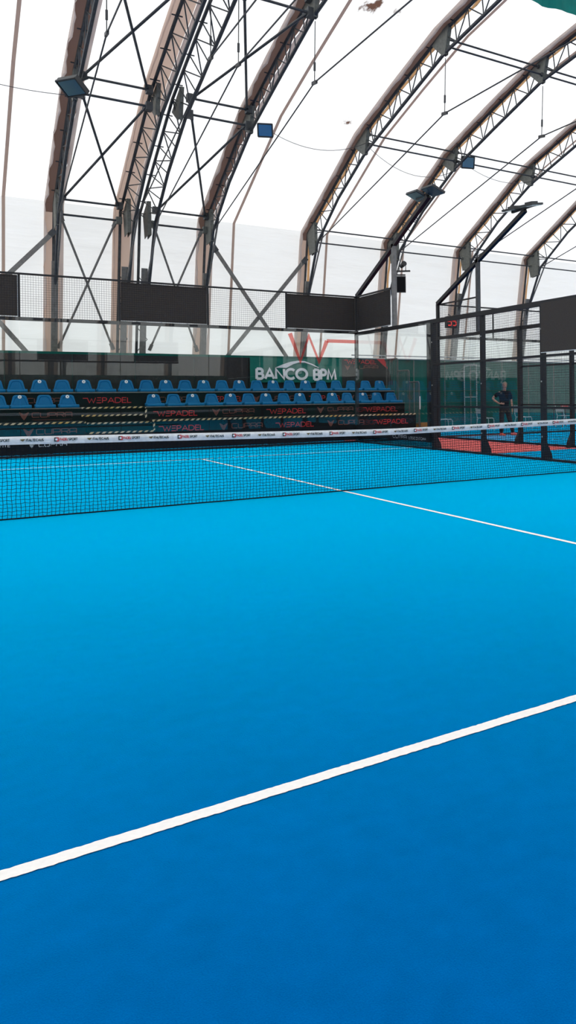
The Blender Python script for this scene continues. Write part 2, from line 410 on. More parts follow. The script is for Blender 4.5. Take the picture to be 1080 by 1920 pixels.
# seam belts of the membrane, half way between arches
for i, x in enumerate((-2.95, 3.55, 6.85, 9.95, 13.1)):
    pts = [(FY + (HY-FY)*2.6/7.05 - .02, 2.6)] + [(y - (.018 if y > 15 else 0), z-.012) for y, z in half]
    mb = MB(); w = .042
    vs = []; fs = []
    for y, z in pts: vs += [(x-w, y, z), (x+w, y, z)]
    for k in range(len(pts)-1): fs.append((2*k, 2*k+1, 2*k+3, 2*k+2))
    mb.add(vs, fs); tag(mb.build('trim_%d' % (i+1), M_belt), kind='structure')

# ------------------------------------------------------------------ roof arches
def inset(p, d):
    return p
INN = [(16.30, 4.35), (15.15, 6.50), (13.45, 7.62), (11.5, 8.55), (9.25, 9.22), (7.0, 9.86), (2.4, 10.5)]
def lerp(a, b, t): return (a[0]+(b[0]-a[0])*t, a[1]+(b[1]-a[1])*t)
def arch(xo, xi, label, wide=.25, light=False, sleeve=True, sdx=0):
    rt = thing('roof_arch', label, 'arch', (xo, 0, 0), 0, 'lattice arches carrying the membrane roof')
    dx = xi - xo
    outer = [(LEAN(0), 0), (LEAN(3.5), 3.5)] + PROF
    full_o = [(0, y, z) for y, z in outer] + [(0, -y, z) for y, z in reversed(outer)]
    MB().tube(full_o, .042, 8).build('outer_chord', M_dsteel, rt)
    full_i = [(dx, y, z) for y, z in INN] + [(dx, -y, z) for y, z in reversed(INN)]
    MB().tube(full_i, .045, 8).build('inner_chord', M_dsteel, rt)
    # web lattice: posts and diagonals between the chords
    for sg in (1, -1):
        mb = MB()
        ov = PROF; iv = INN[1:]
        for s in range(len(ov)-1):
            oa, ob, ia, ib = ov[s], ov[s+1], iv[s], iv[s+1]
            nb = max(2, round(math.dist(oa, ob)/1.25))
            for k in range(nb):
                t0, t1 = k/nb, (k+1)/nb
                o0 = lerp(oa, ob, t0); i0 = lerp(ia, ib, t0); o1 = lerp(oa, ob, t1); tm = (t0+t1)/2; im = lerp(ia, ib, tm); om = lerp(oa, ob, tm)
                for (a, xa), (b, xb) in (((o0,0),(i0,dx)), ((om,0),(im,dx)), ((o0,.0),(im,dx)), ((im,dx),(o1,0)), ((om,-.12),(om,.12))):
                    mb.tube([(xa, a[0]*sg, a[1]), (xb, b[0]*sg, b[1])], .017, 5, False)
        mb.build('web_lattice', M_dsteel, rt)
        mb = MB()
        for k in range(6):
            z0 = .4 + k*.78; z1 = z0+.78
            mb.tube([(0, LEAN(z0)*sg, z0), (dx, (LEAN((z0+z1)/2)-.26)*sg, (z0+z1)/2), (0, LEAN(z1)*sg, z1)], .014, 5, False)
        mb.build('leg_lattice', M_dsteel, rt)
    for sg in (1, -1):
        # steel leg and slanting knee strut
        MB().beam((dx*.5, (LEAN(0)-.26)*sg, 0), (dx*.5, (LEAN(5.3)-.26)*sg, 5.3), .17, .10, (0,1,0)).build('leg', M_steel, rt)
        MB().tube([(dx+.05, 14.75*sg, 6.82), (dx*.5+.05, (LEAN(4.6)-.2)*sg, 4.6)], .030).build('knee_strut', M_steel, rt)
        # node plates: wide at the outer chord, pointed at the inner one
        for (oy, oz), (iy, iz), w in (((16.0, 6.95), (15.25, 6.2), .5), ((11.7, 9.1), (11.48, 8.50), .46), ((7.1, 10.4), (6.97, 9.80), .42)):
            tx, tz = (1, -.45)
            if oy > 15: poly = [(0, 15.97, 6.92), (0, 15.30, 7.22), (0, iy, iz), (0, 15.75, 6.15)]
            else: poly = [(0, oy+w, oz-w*.42), (0, oy-w, oz+w*.42), (0, iy-.06, iz), (0, iy+.06, iz)]
            poly = [(dx*.5, y*sg, z) for _, y, z in poly]
            g = MB().prism([(p[0]-.05, p[1], p[2]) for p in poly], (.015, 0, 0)).prism([(p[0]+.035, p[1], p[2]) for p in poly], (.02, 0, 0))
            # folded front plate
            a, b, c, d = [Vector(p) for p in poly]
            g.add([b+Vector((-.05,0,0)), b+Vector((.05,0,0)), c+Vector((.03,0,0)), c+Vector((-.03,0,0))], [(0,1,2,3)])
            g.build('node_plate', M_gusset, rt)
        # hangers down to the tie cable
        for (a, b) in (((6.95, 9.72), (7.02, 8.38)),):
            h = MB().tube([(dx, a[0]*sg, a[1]), (dx, b[0]*sg, b[1])], .011, 5)
            h.tube([(dx, lerp(a,b,.68)[0]*sg, lerp(a,b,.68)[1]), (dx, lerp(a,b,.82)[0]*sg, lerp(a,b,.82)[1])], .026, 6)
            h.beam((dx, b[0]*sg-.12, b[1]-.04), (dx, b[0]*sg+.12, b[1]-.005), .05, .07)
            h.build('hanger', M_cable, rt)
    MB().tube([(dx, 15.35, 6.45), (dx, 7.02, 8.36), (dx, 0, 8.30), (dx, -7.02, 8.36), (dx, -15.35, 6.45)], .017, 6).build('tie_cable', M_cable, rt)
    if sleeve:
        pts = [(LEAN(2.2), 2.2), (LEAN(4.5), 4.5)] + PROF
        fine = []
        for a, b in zip(pts[:-1], pts[1:]):
            nn = max(1, round(math.dist(a, b)/.22))
            fine += [lerp(a, b, k/nn) for k in range(nn)]
        fine.append(pts[-1])
        for sg in (1, -1):
            mid, lft, rgt, mi2 = MB(), MB(), MB(), MB()
            vm, vl, vr, v2 = [], [], [], []
            far = xo > 3
            for k, (y, z) in enumerate(fine):
                wv = (.3 if light else 1)*(.03*math.sin(k*.9 + xo) + .02*math.sin(k*2.1 + 1))
                leg = z < 6.9
                yy = (y + (.05 if leg else 0))*sg; zz = z + (0 if leg else .03)
                inw = (y - (.06 if leg else 0))*sg; zi = z - (0 if leg else .03)
                ed = (y + (.10 if leg else 0))*sg; ze = z + (0 if leg else .07)
                a = -wide*(.80 if far else .86) + wv*(.6 if far else 1); b = wide*.66 + wv*.5
                if far:
                    m0 = wide*.12 + wv*.3; m1 = wide*.40 + wv*.3
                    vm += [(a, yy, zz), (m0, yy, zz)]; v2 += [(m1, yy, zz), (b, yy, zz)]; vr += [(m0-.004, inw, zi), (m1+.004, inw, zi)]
                else:
                    vm += [(a, yy, zz), (b, yy, zz)]; vr += [(b-.01, inw, zi), (wide, inw, zi+.01)]
                vl += [(-wide, ed, ze), (a+.01, inw, zi)]
            fs = [(2*k, 2*k+1, 2*k+3, 2*k+2) for k in range(len(fine)-1)]
            vm, vl, vr, v2 = [[(x+sdx, y, z) for x, y, z in q] for q in (vm, vl, vr, v2)]
            mid.add(vm, fs); lft.add(vl, fs); rgt.add(vr, fs)
            if far: mid.add(v2, fs)
            mid.m = [1 if fine[f[0]//2 % len(fine)][1] < 6.7 else 0 for f in mid.f]
            mid.build('fabric_sleeve', [M_sleeve_l if light else M_sleeve, M_sleeve_l], rt)
            lft.build('sleeve_edge', M_sleeve_l if light else M_edge, rt)
            rgt.build('warm_stripe' if far else 'sleeve_edge', M_orng if far else M_edge, rt)  # on the right-hand arches this strip is a painted streak of sunlight
    return rt
AX = [-1.7, .07, .62, 2.6, 6.07, 9.22, 12.4, 15.8]
AI = [-1.68, .30, .88, 2.6, 6.07, 9.22, 12.4, 15.8]
ALAB = ['brown-sleeved steel lattice roof arch with a blue floodlight at its bend, leftmost of all',
        'steel lattice roof arch with a wide pale pink sleeve, left one of the close pair',
        'bare steel lattice roof arch without sleeve, right one of the close pair',
        'brown-sleeved lattice roof arch just right of the close pair, grey floodlight at its bend',
        'lattice roof arch right of the large crossed wall braces, above the green banner',
        'lattice roof arch rising behind the twin floodlights of the nearer light mast',
        'lattice roof arch rising behind the post of the farther light mast',
        'lattice roof arch at the right edge, behind the farther court']
arches = [arch(AX[k], AI[k], ALAB[k], light=(k == 1), wide=(.30 if k == 1 else .25), sdx=(.11 if k == 1 else 0), sleeve=(k != 2)) for k in range(8)]
# double arch: a white lining strip closes the gap between the two trusses

# purlins (pairs of tubes at every bend of the arches)
BAYS = [(0, 1, 'bay beside the leftmost arch'), (2, 3, 'bay right of the close arches'), (4, 5, 'bay above the court corner'), (5, 6, 'bay between the light masts'), (6, 7, 'bay above the farther court'), (7, 8, 'bay at the right edge')]
NODES = [('at the eaves', (15.55, 7.02), (15.72, 6.62)), ('at the middle roof bend', (11.35, 9.08), (11.42, 8.68)), ('at the upper roof bend', (7.05, 10.27), (7.0, 9.90))]
for a, b, bl in BAYS:
    xa = AI[a]; xb = AX[b] if b < 8 else 19.2
    if a == 4 and False: continue
    for nl, p, q in NODES:
        if a == 0 and nl.startswith('at the upper'): continue
        if a == 7 and nl.startswith('at the upper'): continue
        if a in (4, 5, 6, 7) and 'eaves' not in nl:
            q = (q[0]-.10, q[1]+.10)
        for hl, (y, z) in (('upper', p), ('lower', q)):
            left = a < 3
            r = thing('purlin', '%s dark tube %s, %s' % (hl, nl, bl), 'roof tube', ((xa+xb)/2, y, z), 0, 'tubes linking the roof arches')
            L = (xb-xa)/2 - .04
            MB().tube([(-L, 0, 0), (L, 0, 0)], .032 if left else .026, 8).build('tube', M_dsteel, r)
            for e in (-1, 1):
                c = MB().box((e*(L-.05), 0, 0), (.16, .17, .20)) if left else MB().box((e*(L-.03), 0, 0), (.09, .08, .08))
                c.build('end_clamp', M_dsteel if z > 7 else M_gusset, r)
# crossed bracing rods in the two braced bays
def brace(a, b, label, rad=.032, flat=False, cat='brace', mat=None, grp=None):
    a = Vector(a); b = Vector(b); c = (a+b)/2
    r = thing('brace_rod', label, cat, c, 0, grp)
    if flat: MB().beam(a-c, b-c, .03, .13, (0, 0, 1)).build('flat_bar', mat or M_steel, r)
    else: MB().tube([a-c, b-c], rad, 8).build('rod', mat or M_dsteel, r)
    d = (b-a).normalized()
    for e, p in ((1, a), (-1, b)):
        MB().beam(p-c-d*e*.05, p-c+d*e*.16, .085 if not flat else .10, .085 if not flat else .16).build('end_fitting', mat or M_dsteel, r)
    return r
for (k0, k1, nm) in ((0, 1, 'bay beside leftmost arch'), (2, 3, 'bay right of close arches')):
    xa, xb = AI[k0]+.14, AX[k1]-.14
    N1u, N2l, N2u, N3l = (15.55, 7.02), (11.42, 8.68), (11.35, 9.08), (7.0, 9.90)
    for (p, q, where) in ((N1u, N2l, 'between eaves and middle bend'), (N2u, N3l, 'between middle and upper bend')):
        brace((xa, *p), (xb, *q), 'dark roof brace rising right, %s, %s' % (where, nm), grp='crossed roof braces')
        brace((xb, *p), (xa, *q), 'dark roof brace rising left, %s, %s' % (where, nm), grp='crossed roof braces')
    brace((xa, 15.97, 6.62), (xb, 16.70, 2.85), 'grey wall brace falling right, below eaves, %s' % nm, mat=M_steel, grp='crossed wall braces')
    brace((xb, 16.01, 6.62), (xa, 16.74, 2.85), 'grey wall brace falling left, below eaves, %s' % nm, mat=M_steel, grp='crossed wall braces')
brace((2.86, 16.06, 6.17), (6.02, 16.89, 2.08), 'wide flat wall brace falling to the right above the green banner', flat=True, grp='large flat wall braces')
brace((6.03, 16.12, 6.08), (3.05, 16.90, 2.10), 'wide flat wall brace falling to the left above the green banner', flat=True, grp='large flat wall braces')
brace((-1.70, 16.07, 6.17), (-4.9, 16.8, 2.5), 'wide flat wall brace falling left from the leftmost arch to the frame edge', flat=True, grp='large flat wall braces')
brace((-1.85, 16.90, 2.02), (-4.9, 16.15, 5.8), 'wide flat wall brace at the left frame edge, under the mesh screen', flat=True, grp='large flat wall braces')

# sagging electric wires
def wire(a, b, sag, label):
    a = Vector(a); b = Vector(b); c = (a+b)/2
    pts = [a-c + (b-a)*(k/14) + Vector((0, 0, -sag*4*(k/14)*(1-k/14))) for k in range(15)]
    tag(MB().tube(pts, .008, 4).build('electric_wire', M_cable, None, loc=c), label, 'wire', 'thin wires under the roof')
wire((-1.75, 11.3, 8.55), (-6.0, 11.3, 9.1), .28, 'thin wire sagging left from the floodlight on the leftmost arch')
wire((2.95, 10.9, 8.45), (5.95, 11.2, 8.75), .35, 'thin wire sagging right from the grey floodlight, beneath the roof stain')
wire((6.1, 11.4, 8.75), (9.1, 11.0, 8.45), .55, 'thin wire sagging between the two arches left of the round floodlight')
wire((9.5, 10.9, 8.5), (12.3, 11.2, 8.6), .25, 'thin wire sagging right from the floodlight above the light masts')

# floodlights hung on the arches
def flood(name, label, loc, rz, tilt, w=.52, d=.36, h=.12):
    r = thing(name, label, 'floodlight', loc, rz)
    Rm = Matrix.Rotation(tilt, 3, 'X')
    mb = MB().box((0, 0, 0), (w, d, h), Rm); mb.box(Rm @ Vector((0, 0, .09)), (w*.7, d*.6, .08), Rm)
    mb.build('housing', M_lampc, r)
    MB().box(Rm @ Vector((0, 0, -h/2-.004)), (w*.88, d*.84, .012), Rm).build('glass', M_lampg, r)
    fr = MB()
    for sx, sy, dx, dy in ((0, d/2, w, .03), (0, -d/2, w, .03), (w/2, 0, .03, d), (-w/2, 0, .03, d)): fr.box(Rm @ Vector((sx, sy, -h/2)), (dx, dy, .04), Rm)
    fr.build('frame', M_lampc, r)
    return r
f = flood('floodlight', 'square floodlight with blue glass hanging from the leftmost arch', (-1.84, 10.6, 8.52), R(-52), R(-34), .56, .44)
MB().tube([(.0, .05, .1), (.22, .22, .25)], .035).build('bracket', M_lampc, f)
f = flood('floodlight', 'small grey floodlight on the fourth arch, below the tie cable', (2.80, 10.85, 8.44), R(-25), R(-68), .38, .34, .2)
MB().tube([(0, .1, .05), (-.22, .25, .12)], .04).build('bracket', M_lampc, f)
f = flood('floodlight', 'grey floodlight fixed right of the arch behind the twin lamps', (9.43, 11.0, 8.70), R(-20), R(-72), .40, .36, .2)
MB().tube([(0, .1, .05), (-.25, .2, .05)], .04).build('bracket', M_lampc, f)

# loudspeaker and small projector lamp on the arch behind the nearer mast
s = thing('loudspeaker', 'black loudspeaker box hung on the arch leg behind the nearer light mast', 'loudspeaker', (9.17, 15.05, 5.02), R(-30))
Rt = Matrix.Rotation(R(10), 3, 'X')
MB().box((0, 0, .28), (.42, .36, .58), Rt).build('cabinet', M_box, s)
MB().box((0, -.19, .25), (.36, .02, .5), Rt).build('grille', M_tread, s)
MB().bb((-.25, .1, .62), (.2, .2, .66)).tube([(-.2, .15, .0), (-.2, .3, .65)], .02).build('bracket', M_box, s)
s = thing('spot_lamp', 'small dark spot lamp on a bracket above the black loudspeaker', 'lamp', (9.28, 15.05, 5.78), R(-40))
MB().bb((-.35, -.03, -.02), (.28, .05, .03)).build('shelf', M_box, s)
MB().tube([(-.05, .05, .18), (.10, -.16, .26)], [.07, .10], 10).build('lamp_head', M_box, s)
MB().tube([(-.12, 0, .03), (-.12, 0, .2), (.12, 0, .2), (.12, 0, .03)], .015).build('yoke', M_box, s)

# teal fabric hanging from the roof, top right
tb = tag(wavy_sheet(MB(), -3.2, 6.0, 0, -.05, 1.35, .05, 1.3, nx=60).build('hanging_curtain', M_teal, None, loc=(8.4, 3.15, 9.5)), 'teal fabric edge hanging from the roof in the top right corner', 'curtain')

# ------------------------------------------------------------------ court carpets and lines
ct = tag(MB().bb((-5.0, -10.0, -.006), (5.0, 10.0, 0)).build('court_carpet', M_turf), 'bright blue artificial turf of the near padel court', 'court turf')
def line(a, b, w, parent, vertical=False):
    n = int(math.dist(a, b)/.012) if math.dist(a, b) < 30 else 1200
    n = min(n, 900); vs = []; fs = []
    for k in range(n+1):
        t = k/n; x = a[0]+(b[0]-a[0])*t; y = a[1]+(b[1]-a[1])*t
        j0, j1 = random.gauss(0, .0009), random.gauss(0, .0009)
        wob = .0006*math.sin(k*.05) + .0005*math.sin(k*.31)
        if vertical: vs += [(x-w/2+j0+wob, y, .003), (x+w/2+j1+wob, y, .003)]
        else: vs += [(x, y-w/2+j0+wob, .003), (x, y+w/2+j1+wob, .003)]
    fs = [(2*k, 2*k+1, 2*k+3, 2*k+2) if vertical else (2*k+1, 2*k, 2*k+2, 2*k+3) for k in range(n)]
    mb = MB(); mb.add(vs, fs); return mb.build('court_line', M_line, parent)
line((-5, -6.95), (5, -6.95), .052, ct)['label'] = 'white service line in the foreground'
line((-5, 6.95), (5, 6.95), .05, ct)['label'] = 'white service line beyond the net'
line((0, -6.95), (0, 7.0), .05, ct, True)['label'] = 'white centre line'
NX = 7.9
ct2 = tag(MB().bb((NX, -9.65, -.006), (NX+10, 10.35, 0)).build('court_carpet', M_turf2), 'blue turf of the farther court, behind the side fences at right', 'court turf')
line((NX, 7.2), (NX+10, 7.2), .05, ct2)['label'] = 'white service line of the farther court'
line((NX+5, -6.6), (NX+5, 7.3), .05, ct2, True)['label'] = 'white centre line of the farther court'
rc = tag(MB().bb((5.12, 4.05, -.006), (7.8, 13.6, .0)).build('walkway_carpet', M_red), 'red carpet on the walkway between the two court fences', 'carpet')

# ------------------------------------------------------------------ net
nt = thing('padel_net', 'black padel net with a white printed top band across the court', 'net', (0, 0, 0))
def top(x): return .716 + .0158*math.sqrt((x-.6)**2 + .15)         # underside of the band
def net_pt(x, s, ph):
    H = top(x); z = .012 + (H-.012)*s
    bow = -.10*max(0, (x-1.0)/4)**1.2*(1-s)**2 - .10*max(0, (x-1.5)/3.5)*math.exp(-((s-.12)/.12)**2)
    return (x + .004*math.sin(ph + s*17) , bow + .006*math.sin(x*9 + s*5), z)
mb = MB(); NC, NR = 246, 20
for c in range(NC+1):
    x = -4.95 + 9.9*c/NC; ph = random.random()*6.28
    mb.tube([net_pt(x, s/NR, ph) for s in range(NR+1)], .0026, 4, False)
phs = [random.random()*6.28 for _ in range(NC+1)]
for r in range(1, NR):
    mb.tube([net_pt(-4.95 + 9.9*c/NC, (r + .06*math.sin(c*1.7 + r*2.1) + (.07 if c % 2 else -.07)*(1 if abs(-4.95+9.9*c/NC) < 20 else 0))/NR, 0) for c in range(NC+1)], .0026, 4, False)
mb.build('net_mesh', M_net, nt)
MB().tube([net_pt(-4.95 + 9.9*c/80, 0, 0) for c in range(81)], .008, 6).build('bottom_cord', M_net, nt)
bd = MB(); n = 160; vs = []; fs = []
for k in range(n+1):
    x = -4.95 + 9.9*k/n; t = top(x)
    w = .003*math.sin(x*7)+.003*math.sin(x*17+1)
    vs += [(x, -.012+w, t-.004), (x, -.014+w, t+.04), (x, -.006, t+.080), (x, .006, t+.080), (x, .014, t+.04), (x, .012, t-.004)]
for k in range(n):
    for j in range(5): fs.append((6*k+j, 6*k+6+j, 6*k+7+j, 6*k+1+j))
bd.add(vs, fs); band = bd.build('top_band', M_band, nt, smooth=True)
MB().tube([(-5.0, 0, top(-5)+.075), (.6, 0, top(.6)+.074), (5.0, 0, top(5)+.075)], .005, 5).build('net_cable', M_cable, nt)
# prints on the band: a square mark + two-colour name, then a wing mark + dark name, alternating
def put_text(mb, s, x0, x1, h, st, lift):
    W = text_width(s, .2); sx = (x1-x0)/W; u = 0
    for c in s:
        w, pls = G[c]
        for q_, pl in enumerate(pls):
            def put(a, b, q_=q_): 
                X = x0 + a; return (X, -.0195 - .0006*q_ - .004*abs(math.sin(X*7)), top(X) + lift + b)
            ribbon(mb, [((u+px)*sx, pz*h) for px, pz in pl], st, put)
        u += w + .2
xx = -4.607; k = 0
PITCH = .314
while xx < 4.75:
    if k % 2 == 0:
        m = MB()
        for a, b, c, d, yo, mi in ((0, .022, 0, .044, -.0225, 0), (.022, .044, 0, .044, -.0225, 1), (.011, .033, .012, .032, -.0245, 2)):
            m.add([(xx+a, yo, top(xx)+.020+c), (xx+b, yo, top(xx)+.020+c), (xx+b, yo, top(xx)+.020+d), (xx+a, yo, top(xx)+.020+d)], [(0,1,2,3)], mi)
        m.build('emblem', [M_dgrn, M_redp, M_wht], band)
        m = MB(); put_text(m, 'PADEL', xx+.052, xx+.132, .026, .0052, .030); m.build('lettering', M_redp, band)
        m = MB(); put_text(m, 'SPORT', xx+.138, xx+.222, .026, .0052, .030); m.build('lettering', M_dgrn, band)
    else:
        m = MB(); m.add([(xx, -.0225, top(xx)+.050), (xx+.05, -.0225, top(xx)+.053), (xx+.028, -.0225, top(xx)+.026), (xx+.012, -.0225, top(xx)+.036)], [(0,1,2,3)]); m.build('emblem', M_oli, band)
        m = MB(); put_text(m, 'ITALTECAUS', xx+.058, xx+.215, .023, .0058, .030); m.build('lettering', M_dgrn, band)
    xx += PITCH; k += 1
for sx in (-1, 1):
    MB().bb((sx*5.0-.04, -.04, 0), (sx*5.0+.04, .04, .90)).build('post', M_black, nt)

# ------------------------------------------------------------------ court enclosures
def weld(mb, a, b, z0, z1, step, r=.0021, axis='x', c=0, stepz=None):
    stepz = stepz or step
    n = max(1, round((b-a)/step)); m = max(1, round((z1-z0)/stepz))
    P = (lambda u, z, o=0: (u, c+o, z)) if axis == 'x' else (lambda u, z, o=0: (c+o, u, z))
    for k in range(n+1):
        u = a+(b-a)*k/n; mb.tube([P(u, z0), P(u, z1)], r, 4, False)
    for k in range(m+1):
        z = z0+(z1-z0)*k/m; mb.tube([P(a, z, .003), P(b, z, .003)], r, 4, False)
def screen(x0, x1, parent, axis, c, z0=3.08, z1=3.97, off=.02, sides=(0, 1)):
    """dark printed mesh screen with a thin pale hem"""
    if axis == 'x': o = MB().bb((x0+.03, c+off, z0), (x1-.03, c+off+.006, z1)).build('mesh_screen', M_tarp, parent)
    else: o = MB().bb((c+off, x0+.03, z0), (c+off+.006, x1-.03, z1)).build('mesh_screen', M_tarp, parent)
    hm = MB()
    hems = [((x0+.022, x0+.03, z0, z1), (x1-.03, x1-.022, z0, z1))[k_] for k_ in sides] + [(x0+.022, x1-.022, z0-.010, z0)]
    if axis == 'x':
        for a, b, p, q in hems: hm.bb((a, c+off, p), (b, c+off+.008, q))
    else:
        for a, b, p, q in hems: hm.bb((c+off, a, p), (c+off+.008, b, q))
    hm.build('hem', M_stick, o)
    return o
def end_wall(label, x0, y, sgn, screens, decal=False, texts=False, grp=None, corner=True):
    """glass end wall with welded mesh above; sgn=+1 when the court lies at smaller y"""
    w = thing('glass_end_wall', label, 'glass wall', (x0+5, y, 0), 0, grp)
    for k in range(5):
        a = -5+2*k
        MB().bb((a+.006, -.03*sgn-.006, .04), (a+1.994, -.03*sgn+.006, 3.06)).build('glass_pane', M_glass, w)
        m = MB(); weld(m, a+.02, a+1.98, 3.06, 3.98, .05, .0022)
        p = m.build('mesh_panel', M_wire, w)
        f = MB().bb((a+.0, -.012, 3.0), (a+.022, .012, 4.0)).bb((a+1.978, -.012, 3.0), (a+2.0, .012, 4.0)); f.build('panel_frame', M_black, p)
        cl = MB()
        for q in (.35, 1.65): cl.bb((a+q-.09, -.035*sgn-.012, 3.0), (a+q+.09, .0, 3.05))
        cl.build('clamp', M_black, p)
        if k in screens: screen(a, a+2, w, 'x', .0, off=.015*sgn, sides={0: (1,), 2: (), 4: (0,)}[k])
    MB().bb((-5, -.02, 3.98), (5, .02, 4.02)).build('top_rail', M_black, w)
    MB().bb((-5, .0, 2.985), (5, .05, 3.06)).build('middle_rail', M_black, w)
    MB().bb((-5, -.02, .0), (5, .06, .05)).build('bottom_rail', M_black, w)
    if corner:
        for sx in (-1, 1): MB().bb((sx*5-.04+sx*.02, -.0, 0), (sx*5+.04+sx*.02, .08, 4.02)).build('post', M_black, w)
    return w
ew = end_wall('glass end wall of the near court with mesh and dark screens above, before the grandstand', -5, 10.0, 1, (0, 2, 4))
# red film mark on the last pane: a W with a long tail, seen from behind
d = MB()
pl = [(3.08, 2.93), (3.36, 2.20), (3.60, 2.88), (3.88, 2.20), (4.11, 2.765), (4.965, 2.765)]
ribbon(d, pl[:5], .118, lambda a, b: (a, -.0385, b)); ribbon(d, [(4.105, 2.765), (4.965, 2.765)], .092, lambda a, b: (a, -.0388, b)); dc = d.build('window_film', M_decal, ew); dc['label'] = 'red W shaped film'
# black low board with white printing along the foot of the end wall
sk = thing('foot_board', 'low black board with white print along the foot of the glass end wall', 'board', (0, 9.945, .07))
MB().bb((-4.98, -.004, .0), (4.94, .004, .40)).build('board', M_fascia, sk)
lt = MB()
emblem(lt, -2.86, -2.73, .155, .27, -.007); lettering(lt, 'cupra', -2.66, -2.12, .165, .275, -.007, .016)
lettering(lt, 'LOGICAMENTE', -3.95, -3.20, .185, .25, -.007, .014)
lt.build('lettering', M_greyp, sk)
sk2 = thing('foot_board', 'low black board with white print along the foot of the side glass by the corner', 'board', (4.945, 8.0, .17))
MB().bb((-.004, -1.95, 0), (.004, 1.94, .32)).build('board', M_fascia, sk2)
lt = MB()
def putside2(mb, s, y0, y1, z0, z1, st, gap=.28):
    W = text_width(s, gap); k = (y0-y1)/W; u = 0
    for c in s:
        w, pls = G[c]
        for pl2 in pls: ribbon(mb, [((u+a)*k, b*(z1-z0)) for a, b in pl2], st, lambda a, b: (-.007, y0-a, z0+b))
        u += w+gap
putside2(lt, 'cupra', -.16, -.86, .05, .115, .012)
putside2(lt, 'LOGICOSTORIA', -.98, -1.80, .04, .10, .010)
lt.build('lettering', M_greyp, sk2)

def side_fence(label, x, y1, y0, sgn, screen_tall, screens_low, dense=.05, ybot=-2.0, posts_y=None):
    """side of a court: two glass panes then welded mesh; court lies at smaller x when sgn=+1"""
    f = thing('court_side_fence', label, 'court fence', (x, y1, 0))
    for k in range(2):
        a = -2*k
        MB().bb((-.03*sgn-.006, a-1.994, .04), (-.03*sgn+.006, a-.006, 2.96)).build('glass_pane', M_glass, f)
    MB().bb((-.01, -4.0, 2.94), (.06*sgn, 0, 3.03)).build('glass_rail', M_black, f)
    m = MB(); weld(m, -1.98, -.02, 3.06, 3.98, .05, .0022, 'y'); mp = m.build('mesh_panel', M_wire, f)
    MB().bb((-.02, -2.0, 3.98), (.02, 0, 4.02)).build('top_rail', M_black, f)
    if screen_tall: screen(-2.0, 0, f, 'y', 0, off=.015, sides=(0,))
    L = y0 - y1
    a = -4.0
    while a > L + .1:
        b = max(a-2.0, L)
        m = MB(); weld(m, b+.03, a-.03, .06, 3.0, dense, .0021, 'y'); p = m.build('mesh_panel', M_wire, f)
        fr = MB()
        for z in (.0, .98, 1.96): fr.bb((-.012, b, z), (.03*sgn, a, z+.045))
        fr.build('cross_rail', M_black, p)
        if a in screens_low: screen(b, a, f, 'y', .0, 2.05, 2.98, off=-.03, sides=())
        a = b
    MB().bb((-.02, L, 2.93), (.05*sgn, -4.0, 3.03)).build('top_rail', M_black, f)
    MB().bb((-.02, -4.0, .0), (.05*sgn, 0, .05)).build('bottom_rail', M_black, f)
    ys = [-4.0 - 2*k for k in range(int((-4.0-L)/2)+1)]
    for k, yy in enumerate(ys):
        w = .055 if k == 0 else .042
        p = MB().bb((.0, yy-w, 0), (.09*sgn, yy+w, 3.03))
        q = p.build('post', M_black, f)
        MB().prism([(.09*sgn, yy-.04, 0), (.22*sgn, yy-.04, 0), (.20*sgn, yy-.04, .12), (.09*sgn, yy-.04, .34)], (0, .08, 0)).build('foot_plate', M_black, q)
        bl = MB()
        for z in (.45, 1.5, 2.5): bl.box((-.004, yy, z), (.012, .028, .028))
        bl.build('bolt', M_alu, q)
    return f
sf = side_fence('black side fence of the near court, glass by the corner, mesh nearer the net', 5.0, 10.0, -2.0, 1, True, (-8.0, -10.0))
MB().bb((.0, -3.86, 0), (.07, -3.76, 3.0)).build('post', M_black, sf)
MB().bb((.012, -3.75, .05), (.03, -.02, .22)).build('kick_plate', M_fascia, sf)
sf2 = side_fence('black side fence of the farther court beyond the red walkway', NX, 10.35, 0.35, -1, False, (), .055)
ew2 = end_wall('glass end wall of the farther court with open mesh above, behind the standing person', NX, 10.35, 1, ())
ew3 = end_wall('glass end wall behind the viewpoint, seen mirrored in the far glass', -5, -10.0, -1, (0, 2, 4), corner=False)

# light masts standing on the fence corners
def mast(label, x, yc, tip, ty, dx):
    m = thing('light_mast', label, 'light mast', (x, yc, 3.03))
    MB().bb((dx-.05, -2.20, 0), (dx+.05, -2.10, 2.07)).build('post', M_steel if x < 6 else M_dsteel, m)
    MB().beam((dx, .0, .99), (dx, tip[0]-yc, tip[1]-3.03), .10, .10).build('arm', M_black, m)
    t = Vector((dx, tip[0]-yc, tip[1]-3.03))
    MB().beam(t+Vector((0, .55, .06)), t+Vector((0, -.50, .06)), .06, .06).build('crossbar', M_black, m)
    Rm = Matrix.Rotation(R(ty), 3, 'Y') @ Matrix.Rotation(R(4), 3, 'X')
    for sy in (1, -1):
        c = t + Vector((-.06, sy*.36+.06, .08+.02*sy))
        fl = MB().box(c, (.36, .54, .05), Rm).box(c+Rm @ Vector((.02, 0, .05)), (.20, .28, .06), Rm).build('floodlight', M_lampc, m)
        MB().box(c + Rm @ Vector((0, 0, -.029)), (.32, .50, .010), Rm).build('glass', M_lampg, fl)
    return m
mast('nearer light mast with twin floodlights on a slanted arm above the court corner', 5.0, 10.0, (6.12, 5.93), 22, .03)
mast('farther light mast with twin floodlights on a slanted arm beyond the red walkway', NX, 10.35, (6.05, 5.95), -9, -.05)

